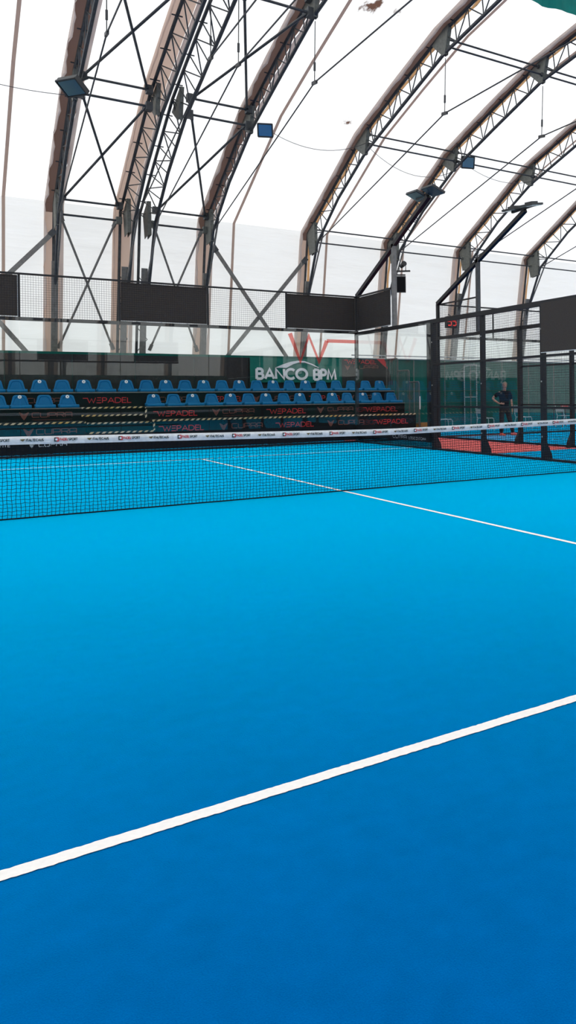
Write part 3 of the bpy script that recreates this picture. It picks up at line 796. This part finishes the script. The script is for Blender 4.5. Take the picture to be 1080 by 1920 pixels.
# scoreboard on the farther court's mesh
sb = thing('scoreboard', 'small black scoreboard box with red digits on the farther court mesh', 'scoreboard', (8.45, 10.52, 3.34), R(-12))
sb.scale = (.74, .74, .95)
MB().bb((-.24, -.12, 0), (.20, .14, .36)).build('case', M_box, sb)
lt = MB(); 
for x0 in (-.19, .02): ribbon(lt, [(a*.24, b*.24) for a, b in G['5'][1][0]], .042, lambda a, b: (x0+a, -.124, .07+b))
lt.build('digits', M_led, sb)
MB().bb((-.035, -.126, .02), (-.02, -.12, .35)).build('divider', M_alu, sb)
MB().tube([(-.2, -.17, .42), (0, .0, .36), (.18, -.17, .42)], .02).build('bracket', M_steel, sb)

# ------------------------------------------------------------------ grandstand
gs = thing('grandstand', 'black tiered grandstand with printed fronts and hazard tape behind the end wall', 'grandstand', (0, 11.2, 0))
YA, YB, YC, YD = 11.2, 11.9, 12.6, 13.3
GX0, GX1, SX0, SX1 = -7.6, 7.55, -1.57, -.07
def rel(y): return y-11.2
for a, b in ((GX0, SX0), (SX1, GX1)):
    MB().bb((a, rel(YA), 0), (b, rel(YA)+.02, .70)).build('front_panel', M_fascia, gs)
    MB().bb((a, rel(YA)-.01, .70), (b, rel(YB)+.02, .735)).build('tread', M_tread, gs)
    MB().bb((a, rel(YB), .735), (b, rel(YB)+.02, 1.03)).build('front_panel', M_fascia, gs)
    MB().bb((a, rel(YB)-.02, 1.03), (b, rel(YC)+.02, 1.06)).build('tread', M_tread, gs)
    MB().bb((a, rel(YB)-.03, 1.035), (b, rel(YB)-.02, 1.06)).build('edge_strip', M_steel, gs)
    MB().bb((a, rel(YA)-.022, .690), (b, rel(YA)-.012, .735)).build('hazard_tape', M_haz, gs)
MB().bb((GX0, rel(YC), .0), (GX1, rel(YC)+.02, 1.42)).build('front_panel', M_fascia, gs)
MB().bb((GX0, rel(YC)-.02, 1.42), (GX1, rel(YD)+.15, 1.45)).build('tread', M_tread, gs)
MB().bb((GX0, rel(YC)-.03, 1.42), (GX1, rel(YC)-.02, 1.45)).build('edge_strip', M_steel, gs)
for x in (GX0, GX1-.02): 
    MB().bb((x, rel(YA)+.02, 0), (x+.02, rel(YD)+.1, .70)).bb((x, rel(YB)+.02, .7), (x+.02, rel(YD)+.1, 1.03)).bb((x, rel(YC)+.02, 1.03), (x+.02, rel(YD)+.1, 1.42)).build('side_panel', M_fascia, gs)
# stairs in the gap
for z, yf, yb, x0, x1 in ((.47, 11.2, 11.52, -1.50, -.03), (.69, 11.5, 11.92, -1.50, -.03), (.875, 11.9, 12.22, -1.57, -.10), (1.065, 12.2, 12.62, -1.57, -.10)):
    st = MB().bb((x0, rel(yf), z-.24), (x1, rel(yb), z)).build('step', M_tread, gs)
    MB().bb((x0, rel(yf)-.012, z-.042), (x1, rel(yf)-.002, z)).build('hazard_tape', M_haz, st)
MB().bb((SX1-.03, rel(YB)-.03, .76), (SX1+.012, rel(YB)-.02, 1.05)).bb((SX1+.02, rel(YA)-.03, .47), (SX1+.06, rel(YA)-.02, .70)).build('hazard_tape', M_haz, gs)
# printed names on the fronts
ya, yb_, yc = rel(YA)-.006, rel(YB)-.006, rel(YC)-.006
def WP(x0, x1, z0, z1, y): lettering(MB(), 'wePADEL', x0, x1, z0, z1, y, .020, .16).build('lettering', M_redp, gs)['label'] = 'red name'
def CU(e0, x0, x1, z0, z1, y, sub=True):
    m = MB(); emblem(m, e0, e0+.20, z0-.05, z1+.01, y); m.build('emblem', M_cop, gs)
    lc = lettering(MB(), 'cupra', x0, x1, z0, z1, y, .018, .22)
    if sub: lc.bb((x0, y-.001, z0-.065), (x1, y, z0-.06)).bb((x0+.05, y-.001, z0-.08), (x1-.05, y, z0-.077))
    lc.build('lettering', M_cop, gs)['label'] = 'copper name'
for x0, x1 in ((.09, 1.19), (3.12, 4.22), (6.11, 7.27)): WP(x0, x1, .44, .565, ya)
for e, x0, x1 in ((-2.86, -2.60, -1.77), (1.60, 1.92, 2.74), (4.64, 4.98, 5.78)): CU(e, x0, x1, .46, .575, ya)
for x0, x1 in ((.11, 1.21), (3.11, 4.27), (6.11, 7.29)): WP(x0, x1, .805, .935, yb_)
for e, x0, x1 in ((-2.9, -2.63, -1.78), (1.61, 1.89, 2.75), (4.63, 4.96, 5.77)): CU(e, x0, x1, .845, .95, yb_)
for x0, x1 in ((-1.44, -.30), (1.61, 2.66), (4.67, 5.72)): WP(x0, x1, 1.17, 1.30, yc)
for e, x0, x1 in ((-2.95, -2.67, -1.96), (.15, .42, 1.11), (2.95, 3.2, 4.25), (5.95, 6.25, 7.1)): CU(e, x0, x1, 1.19, 1.30, yc, False)

# seats
def seat_proto(sticker):
    t = thing('stadium_seat', 'seat', 'seat', (0, 0, 0), 0, 'blue seats on the grandstand')
    # backrest: rounded trapezoid, leaning back, recessed centre
    def outline(inset, y, sc=1):
        pts = []
        W0, W1, H = .203-inset, .122-inset, .285-inset
        rr = .075
        base = [(-W0, .0+inset*.6), (W0, .0+inset*.6)]
        pts += base
        for k in range(7):
            a = R(8 + 82*k/6); pts.append((W1-rr+.028 + rr*math.cos(a), H-rr + rr*math.sin(a)))
        for k in range(7):
            a = R(90 + 82*k/6); pts.append((-W1+rr-.028 + rr*math.cos(a), H-rr + rr*math.sin(a)))
        return [(x, y + z*.22, z+.035) for x, z in pts]
    rings = [outline(0, .375), outline(0, .345), outline(.012, .338), outline(.035, .338), outline(.048, .352)]
    n = len(rings[0]); vs = [p for r in rings for p in r]; fs = [tuple(range(n))]
    for i in range(len(rings)-1):
        for k in range(n): fs.append((i*n+k, i*n+(k+1) % n, (i+1)*n+(k+1) % n, (i+1)*n+k))
    fs.append(tuple(range((len(rings)-1)*n + n-1, (len(rings)-1)*n-1, -1)))
    m = MB(); m.add(vs, fs); m.build('backrest', M_seat, t)
    # pan: dished, rolled front lip
    m = MB(); prof = [(.0, .0), (-.008, .03), (.01, .062), (.06, .07), (.18, .055), (.30, .05), (.37, .075), (.385, .06), (.37, .02), (.2, .01)]
    xs = [-.215, -.205, -.17, -.09, 0, .09, .17, .205, .215]; N = len(prof); vs = []
    for x in xs:
        q = abs(x)/.215; k = .92 if q > .99 else 1
        for y, z in prof:
            yy = y + (.035*q**3 if y < .1 else 0); zz = z*k + (.012*q**2 if z > .04 else 0)
            vs.append((x, yy, zz))
    fs = [(i*N+k, i*N+(k+1) % N, (i+1)*N+(k+1) % N, (i+1)*N+k) for i in range(len(xs)-1) for k in range(N)]
    fs += [tuple(range(N)), tuple((len(xs)-1)*N + N-1-k for k in range(N))]
    m.add(vs, fs); m.build('seat_pan', M_seat, t)
    if sticker:
        m = MB(); ce = Vector((0.0, .338+.255*.22+.004, .275)); c2 = 18
        vs = [ce + Vector((.042*math.cos(6.283*k/c2), .042*math.sin(6.283*k/c2)*.22-.012, .042*math.sin(6.283*k/c2))) for k in range(c2)]
        m.add(vs, [tuple(range(c2))]); st = m.build('number_sticker', M_stick, t)
        m = MB(); m.add([ce + Vector((a, -.014 + b*.22, b)) for a, b in ((-.010,-.013),(.010,-.013),(.012,.012),(-.004,.014))], [(0,1,2,3)]); m.build('number', M_dot, st)
    return t
P0, P1 = seat_proto(False), seat_proto(True)
used = {0: False, 1: False}
def put_seat(x, y, z, st, label):
    src = P1 if st else P0
    if not used[st]: o = src; used[st] = True
    else: o = copy_thing(src)
    o.location = (x + random.uniform(-.008, .008), y, z); o.rotation_euler.z = R(random.uniform(-1.5, 1.5)); o['label'] = label
ups = [-3.35] + [-2.88 + .5065*k for k in range(21)]
up_st = {2, 4, 6, 8, 10, 12, 14, 16}
for k, x in enumerate(ups):
    where = 'at the left frame edge' if k == 0 else ('at the guard rail end' if k == 21 else '%s from left' % ORD[k])
    put_seat(x, 12.62, 1.452, k in up_st, 'blue plastic seat %s, %s in the upper row' % ('with white round sticker' if k in up_st else 'without sticker', where))
los = [-3.31, -2.84, -2.34, -1.83] + [.18 + .5085*k for k in range(15)]
lo_st = {1, 3, 4, 6, 8, 10, 12, 14, 16}
for k, x in enumerate(los):
    if k == 0: where = 'at the left frame edge, lower row'
    elif k < 4: where = '%s from left before the stairs, lower row' % ORD[k]
    elif k == 18: where = 'at the guard rail end, lower row'
    else: where = '%s to the right of the stairs, lower row' % ORD[k-4]
    put_seat(x, 11.90, 1.062, k in lo_st, 'blue plastic seat %s, %s' % ('with white round sticker' if k in lo_st else 'without sticker', where))

# charcoal backdrop panels behind the upper row
bx = [-7.6, -6.1, -4.62, -3.11, -1.58, -.04, 1.53, 3.08, 6.05]
bl = ['left of the frame edge, second', 'left of the frame edge, first', 'at the left frame edge', 'second', 'third', 'fourth', 'fifth', 'behind the green banner']
for k in range(2, 8):
    a, b = bx[k]+.004, bx[k+1]-.004
    lab = {2: 'charcoal backdrop panel at the left frame edge, behind the first upper seat', 3: 'charcoal backdrop panel behind the second to fourth upper seats from left', 4: 'charcoal backdrop panel left of the wall braces, above the stairs',
           5: 'charcoal backdrop panel above the red name right of the stairs', 6: 'charcoal backdrop panel immediately left of the green banner', 7: 'charcoal backdrop panel carrying the green banner'}[k]
    p = thing('backdrop_panel', lab, 'backdrop', ((a+b)/2, 13.42, 1.45), 0, 'charcoal panels behind the upper seats')
    wavy_sheet(MB(), a-(a+b)/2, b-(a+b)/2, 0, 0, 1.0, .008, .8, nx=14).build('fabric', M_panel, p)
    MB().bb((a-(a+b)/2, .012, .97), (b-(a+b)/2, .03, 1.01)).bb((a-(a+b)/2, -.016, 0.005), (a-(a+b)/2+.022, .03, 1.0)).build('frame', M_black, p)
# green banner with white name and swoosh
bn = thing('banner', 'green banner with white bank name and swoosh behind the upper seats', 'banner', (4.57, 13.34, 1.78))
def bw(x): return .012*math.sin(x*3.1) 
m = MB(); vs = []; fs = []; nx, nz = 40, 10
for i in range(nx+1):
    x = -1.45 + 2.9*i/nx
    for k in range(nz+1):
        z = -.06 + .76*k/nz; sag = -.03*math.sin(math.pi*i/nx)*(k/nz)
        cr = .010*math.sin((x+1.45)*9 - z*14)*math.exp(-((x+1.45) + (.7-z))*1.6) + .010*math.sin((1.45-x)*9 - z*14)*math.exp(-((1.45-x) + (.7-z))*1.6)
        vs.append((x, cr, z + sag))
for i in range(nx):
    for k in range(nz): fs.append((i*(nz+1)+k, (i+1)*(nz+1)+k, (i+1)*(nz+1)+k+1, i*(nz+1)+k+1))
m.add(vs, fs); cl = m.build('fabric', M_banner, bn, smooth=True)
lt = MB(); lettering(lt, 'BANCO', -1.26, .32, .05, .345, -.036, .080, .19); lt.build('lettering', M_wht, bn); lt = MB(); lettering(lt, 'BPM', .56, 1.28, .03, .335, -.036, .080, .19)
lt.build('lettering', M_wht, bn); lt = MB()
# swoosh: crescent tapering to the right
upc = [(-.69, .385), (-.45, .49), (-.2, .575), (.03, .61), (.25, .60), (.5, .52), (.72, .405)]
loc_ = [(-.33, .385), (-.25, .43), (-.12, .50), (.06, .555), (.25, .557), (.46, .49), (.70, .395)]
vs = [(x, -.036, z) for x, z in upc] + [(x, -.036, z) for x, z in loc_]
lt.add(vs, [(k, 7+k, 8+k, k+1) for k in range(6)])
lt.build('swoosh', M_wht, bn)
# charcoal end banner with red corner
eb = thing('banner', 'charcoal banner with red and copper names and a red corner, right of the green one', 'banner', (6.95, 13.34, 1.45))
vs = [(-.86, 0, .0), (1.0, 0, .2), (.66, 0, 1.05), (-.86, 0, 1.02)]
m = MB(); m.add(vs + [(x, .012, z) for x, _, z in vs], [(0,1,2,3), (7,6,5,4), (0,4,5,1), (1,5,6,2), (2,6,7,3), (3,7,4,0)]); m.build('fabric', M_panel, eb)
m = MB(); m.add([(.37, -.004, 1.045), (.655, -.004, 1.052), (.80, -.004, .69)], [(0, 2, 1)]); m.build('corner_patch', M_redp, eb)
lt = MB(); lettering(lt, 'wePADEL', -.78, .36, .88, 1.00, -.005, .020, .16); lt.build('lettering', M_redp, eb)['label'] = 'red print'
lt = MB(); emblem(lt, -.76, -.58, .68, .82, -.005); lettering(lt, 'cupra', -.42, .42, .72, .82, -.005, .018, .22); lt.build('lettering', M_cop, eb)['label'] = 'copper print'
# stepped guard rail at the right end of the stand
gr = thing('guard_rail', 'stepped steel guard rail closing the right end of the grandstand', 'railing', (7.68, 11.2, 0))
segs = [(0.0, .62, .40, 1.70), (.62, 1.36, .80, 2.08), (1.36, 2.15, 1.16, 2.48)]
for k, (a, b, z0, z1) in enumerate(segs):
    fr = MB().tube([(0, a, z0-.05), (0, a, z1-.06), (0, a+.05, z1), (0, b-.04, z1), (0, b, z1-.06), (0, b, z0-.05)], .022, 8).tube([(0, a, z0), (0, b, z0)], .018, 6)
    fr.build('frame', M_rail, gr)
    br = MB()
    for q in range(1, 7): br.tube([(0, a+(b-a)*q/7, z0), (0, a+(b-a)*q/7, z1)], .011, 5)
    br.build('bars', M_rail, gr)
MB().tube([(0, .0, 0), (0, .0, .45)], .024, 8).tube([(0, 2.15, 0), (0, 2.15, 1.2)], .024, 8).tube([(0, 2.15, 2.4), (0, 2.15, 2.85)], .018, 6).build('post', M_rail, gr)
MB().bb((-.012, -.05, .85), (.012, -.025, 1.25)).build('label_plate', M_wht, gr)

# ------------------------------------------------------------------ farther court: chairs, table, crate
def chair_proto():
    t = thing('metal_chair', 'chair', 'chair', (0, 0, 0), 0, 'pale metal chairs along the green tarpaulin')
    # faces +x: seat, backrest, two side frames
    m = MB()
    for k in range(7): m.bb((-.20+.06*k, -.19, .435), (-.20+.06*k+.045, .19, .45))
    m.build('seat', M_chair, t)
    m = MB()
    for k in range(8): m.box((-.265-.0, -.17+.048*k, .70), (.012, .034, .17), Matrix.Rotation(R(-10), 3, 'Y'))
    m.build('backrest', M_chair, t)
    for sy in (-1, 1):
        y = sy*.21
        MB().tube([(-.30, y, .84), (-.24, y, .52), (-.20, y, .44), (.18, y, .45), (.225, y, .42), (.235, y, .36), (.25, y, 0)], .013, 7).build('leg', M_chair, t)
        MB().tube([(-.20, y, .44), (-.30, y, .0)], .013, 7).build('leg', M_chair, t)
    MB().tube([(-.30, -.21, .84), (-.305, -.18, .865), (-.305, .18, .865), (-.30, .21, .84)], .013, 7).build('top_tube', M_chair, t)
    return t
CH = [(9.98, 13.45, 'pale metal chair half hidden by the corner post of the court fence'), (11.75, 13.45, 'pale metal chair left of the standing person, by the door frame'),
      (13.50, 13.45, 'pale metal chair right of the standing person, partly behind a fence post'), (15.55, 13.45, 'pale metal chair at the right frame edge, before the red bag')]
ch0 = chair_proto()
for k, (x, y, lb) in enumerate(CH):
    o = ch0 if k == 0 else copy_thing(ch0)
    o.location = (x, y, -.008); o.rotation_euler.z = R(-12 + 4*k); o['label'] = lb
tb = thing('side_table', 'small dark table with a red bag on it, behind the rightmost chair', 'table', (16.15, 14.2, -.008))
MB().bb((-.35, -.3, .66), (.35, .3, .69)).build('table_top', M_box, tb)
for sx in (-1, 1):
    for sy in (-1, 1): MB().bb((sx*.31-.02, sy*.26-.02, 0), (sx*.31+.02, sy*.26+.02, .66)).build('leg', M_box, tb)
m = MB(); vs = []; N = 10
for i, (s_, z) in enumerate(((.85, 0), (1, .04), (1, .10), (.8, .14), (.3, .155))):
    vs += [(.20*s_*math.cos(6.283*k/N), .11*s_*math.sin(6.283*k/N), z) for k in range(N)]
fs = [(i*N+k, i*N+(k+1) % N, (i+1)*N+(k+1) % N, (i+1)*N+k) for i in range(4) for k in range(N)] + [tuple(range(N-1, -1, -1)), tuple(4*N+k for k in range(N))]
m.add(vs, fs); tag(m.build('sports_bag', M_redp, None, True, (16.1, 14.1, .682)), 'small red bag lying on the dark side table', 'bag')
bxo = thing('wooden_crate', 'low orange wooden crate on the floor right of the grandstand rail', 'crate', (10.19, 15.15, -.008), R(6))
for z in (.02, .115, .21):
    MB().bb((-.27, -.16, z), (.27, -.14, z+.08)).build('slat', M_orange, bxo); MB().bb((-.27, .14, z), (.27, .16, z+.08)).build('slat', M_orange, bxo)
for x in (-.27, .25): MB().bb((x, -.14, 0), (x+.02, .14, .28)).build('end_board', M_orange, bxo)
MB().bb((-.25, -.14, .0), (.25, .14, .02)).build('bottom', M_orange, bxo)

# ------------------------------------------------------------------ person
def skin(name, nodes, edges, root, mat, parent, sub=2):
    me = bpy.data.meshes.new(name); keys = list(nodes)
    me.from_pydata([nodes[k][0] for k in keys], [(keys.index(a), keys.index(b)) for a, b in edges], [])
    o = bpy.data.objects.new(name, me); COL.objects.link(o); o.parent = parent
    md = o.modifiers.new('skin', 'SKIN'); md.use_smooth_shade = True
    if not me.skin_vertices: 
        with bpy.context.temp_override(object=o, active_object=o): bpy.ops.mesh.customdata_skin_add()
    sv = me.skin_vertices[0].data
    for i, k in enumerate(keys):
        r = nodes[k][1]; sv[i].radius = r if isinstance(r, tuple) else (r, r); sv[i].use_root = (k == root)
    s2 = o.modifiers.new('sub', 'SUBSURF'); s2.levels = sub; s2.render_levels = sub
    me.materials.append(mat); return o
ps = thing('person', 'person in dark t-shirt and coral shoes standing hand on hip behind the mesh', 'person', (9.98, 9.9, 0), R(-25))
B = {'pel': ((0, 0, .90), (.105, .075)), 'sp': ((0, .0, 1.07), (.10, .075)), 'ch': ((0, .0, 1.24), (.11, .078)), 'nk0': ((0, .0, 1.36), (.055, .05)), 'nk': ((.005, -.015, 1.43), (.046, .048)),
     'jaw': ((.015, -.050, 1.495), (.050, .058)), 'sk': ((.015, -.042, 1.565), (.070, .085)), 'tp': ((.015, -.035, 1.63), (.055, .062)), 'tq': ((.015, -.03, 1.662), (.02, .022)),
     'nose': ((.022, -.140, 1.535), .009),
     'sL': ((.165, .0, 1.345), .052), 'eL': ((.225, .03, 1.085), .040), 'fL': ((.232, .0, .97), .038), 'wL': ((.238, -.035, .85), .024), 'pL': ((.240, -.05, .78), (.018, .034)),
     'sR': ((-.165, .0, 1.345), .052), 'eR': ((-.365, .05, 1.165), .040), 'fR': ((-.30, -.035, 1.08), .038), 'wR': ((-.195, -.115, 1.0), .025), 'pR': ((-.125, -.135, .985), (.030, .018)),
     'hL': ((.085, 0, .83), .085), 'kL': ((.165, -.035, .47), .056), 'cL': ((.205, -.01, .33), .055), 'aL': ((.265, .03, .085), .036),
     'hR': ((-.085, 0, .83), .085), 'kR': ((-.095, -.03, .47), .056), 'cR': ((-.095, .0, .33), .055), 'aR': ((-.095, .03, .085), .036)}
E_ = [('pel','sp'), ('sp','ch'), ('ch','nk0'), ('nk0','nk'), ('nk','jaw'), ('jaw','sk'), ('sk','tp'), ('tp','tq'), ('sk','nose')]
for s_ in 'LR': E_ += [('ch','s'+s_), ('s'+s_,'e'+s_), ('e'+s_,'f'+s_), ('f'+s_,'w'+s_), ('w'+s_,'p'+s_), ('pel','h'+s_), ('h'+s_,'k'+s_), ('k'+s_,'c'+s_), ('c'+s_,'a'+s_)]
for j, (dy, ln) in enumerate(((-.03, .075), (-.01, .085), (.01, .08), (.03, .065))):
    a, b = 'fl%d' % j, 'gl%d' % j
    B[a] = ((.238+.004*j, -.055+dy*.8, .745), .0085); B[b] = ((.228, -.07+dy*.9, .745-ln), .007); E_ += [('pL', a), (a, b)]
    a, b = 'fr%d' % j, 'gr%d' % j
    B[a] = ((-.085, -.135, .995-dy*.7), .0085); B[b] = ((-.085+ln*.8, -.115, .985-dy*.9), .007); E_ += [('pR', a), (a, b)]
B['tl'] = ((.220, -.09, .77), .009); B['tl2'] = ((.212, -.105, .725), .0075); B['tr'] = ((-.13, -.12, 1.02), .009); B['tr2'] = ((-.10, -.11, 1.04), .0075)
E_ += [('pL','tl'), ('tl','tl2'), ('pR','tr'), ('tr','tr2')]
skin('body', B, E_, 'pel', M_skin, ps)
S = {'w': ((0, 0, .84), (.165, .125)), 'sp': ((0, 0, 1.05), (.155, .118)), 'ch': ((0, 0, 1.24), (.165, .125)), 'nk': ((0, .0, 1.375), (.10, .085)), 'n2': ((0, .0, 1.405), (.058, .056)),
     'a': ((.165, 0, 1.33), .074), 'b': ((.205, .018, 1.19), .070), 'b2': ((.218, .025, 1.12), .066), 'c': ((-.165, 0, 1.33), .074), 'd': ((-.26, .025, 1.255), .070), 'd2': ((-.31, .036, 1.215), .064)}
skin('tshirt', S, [('w','sp'), ('sp','ch'), ('ch','nk'), ('nk','n2'), ('ch','a'), ('a','b'), ('b','b2'), ('ch','c'), ('c','d'), ('d','d2')], 'sp', M_shirt, ps)
T = {'p': ((0, 0, .96), (.135, .10)), 'q': ((0, 0, .88), (.145, .11)), 'l': ((.088, 0, .80), .105), 'k': ((.165, -.035, .47), .078), 'a': ((.255, .02, .14), .060), 'a2': ((.268, .026, .07), .058), 'r': ((-.088, 0, .80), .105), 'j': ((-.095, -.03, .47), .078), 'b': ((-.095, .022, .14), .060), 'b2': ((-.095, .026, .07), .058)}
skin('trousers', T, [('p','q'), ('q','l'), ('l','k'), ('k','a'), ('a','a2'), ('q','r'), ('r','j'), ('j','b'), ('b','b2')], 'q', M_trou, ps)
# hair: shell over the top and back of the head
m = MB(); NU, NV = 20, 12; vs = []
for v in range(NV+1):
    for u in range(NU):
        th = math.pi*v/NV; ph = 2*math.pi*u/NU
        x, y, z = math.sin(th)*math.cos(ph), math.sin(th)*math.sin(ph), math.cos(th)
        low = -.45 if y > .15 else (.05 if y > -.35 else .50)
        z = max(z, low)
        sc = 1.0 if z > low else .90
        vs.append((.015 + .079*x*sc, -.034 + .096*y*sc, 1.578 + .102*z))
fs = [(v*NU+u, (v+1)*NU+u, (v+1)*NU+(u+1) % NU, v*NU+(u+1) % NU) for v in range(NV) for u in range(NU)]
m.add(vs, fs); m.build('hair', M_hair, ps, True)
for sx in (-.027, .027):
    m = MB(); m.box((.018+sx, -.122, 1.562), (.020, .010, .009)); m.build('eye', M_dot, ps)
MB().box((.018, -.106, 1.492), (.042, .008, .006)).build('mouth', M_lip, ps)
for nm, (ax, ay), ang in (('shoe', (-.095, .0), R(25)), ('shoe', (.285, .0), R(66))):
    m = MB(); rows = []
    for y, w, h in ((.085, .030, .085), (.06, .038, .10), (.0, .040, .10), (-.06, .044, .075), (-.12, .048, .055), (-.165, .040, .045), (-.19, .018, .03)):
        rows.append([(-w*1.05, y, 0), (-w*1.1, y, .02), (-w*.9, y, h*.7), (-w*.35, y, h), (w*.35, y, h), (w*.9, y, h*.7), (w*1.1, y, .02), (w*1.05, y, 0)])
    vs = [p for r_ in rows for p in r_]; n = 8
    fs = [(i*n+k, i*n+(k+1) % n, (i+1)*n+(k+1) % n, (i+1)*n+k) for i in range(6) for k in range(n)] + [tuple(range(n)), tuple(6*n+n-1-k for k in range(n))]
    m.add(vs, fs); o = m.build(nm, M_shoe, ps, True, (ax, ay, .001), ang)

# ------------------------------------------------------------------ light: daylight through the membrane
w = bpy.data.worlds.new('World'); scene.world = w; w.use_nodes = True
bg = w.node_tree.nodes['Background']; bg.inputs[0].default_value = (.93, .97, 1.0, 1); bg.inputs[1].default_value = 2.38
sun = bpy.data.lights.new('sun', 'SUN'); sun.energy = 3.7; sun.angle = R(2); sun.color = (1, .95, .88)
so = bpy.data.objects.new('sun', sun); COL.objects.link(so); so.rotation_euler = (R(42), 0, R(-25)); so.location = (0, -30, 40)

# ------------------------------------------------------------------ camera (level, shifted lens)
cam = bpy.data.cameras.new('camera'); co = bpy.data.objects.new('camera', cam); COL.objects.link(co)
cam.sensor_fit = 'VERTICAL'; cam.sensor_height = 36; cam.sensor_width = 36*1080/1920
cam.lens = 1437.9*36/1920
cam.shift_x = (540-894.44)/1920; cam.shift_y = (743.04-960)/1920
yaw, roll = -.603, -.011
rg = Vector((math.cos(yaw), math.sin(yaw), 0)); fw = Vector((-math.sin(yaw), math.cos(yaw), 0)); upv = Vector((0, 0, 1))
r3 = rg*math.cos(roll) + upv*math.sin(roll); u3 = upv*math.cos(roll) - rg*math.sin(roll)
M4 = Matrix((r3, u3, -fw)).transposed().to_4x4(); M4.translation = Vector((-4.268, -9.294, 1.231))
co.matrix_world = M4
cam.clip_start = .05; cam.clip_end = 400
scene.camera = co
scene.view_settings.view_transform = 'Standard'; scene.view_settings.look = 'None'
scene.view_settings.gamma = 1; scene.view_settings.use_curve_mapping = False
scene.view_settings.exposure = 0.0
scene.cycles.transparent_max_bounces = 32
scene.cycles.max_bounces = 10; scene.cycles.diffuse_bounces = 6; scene.cycles.transmission_bounces = 6
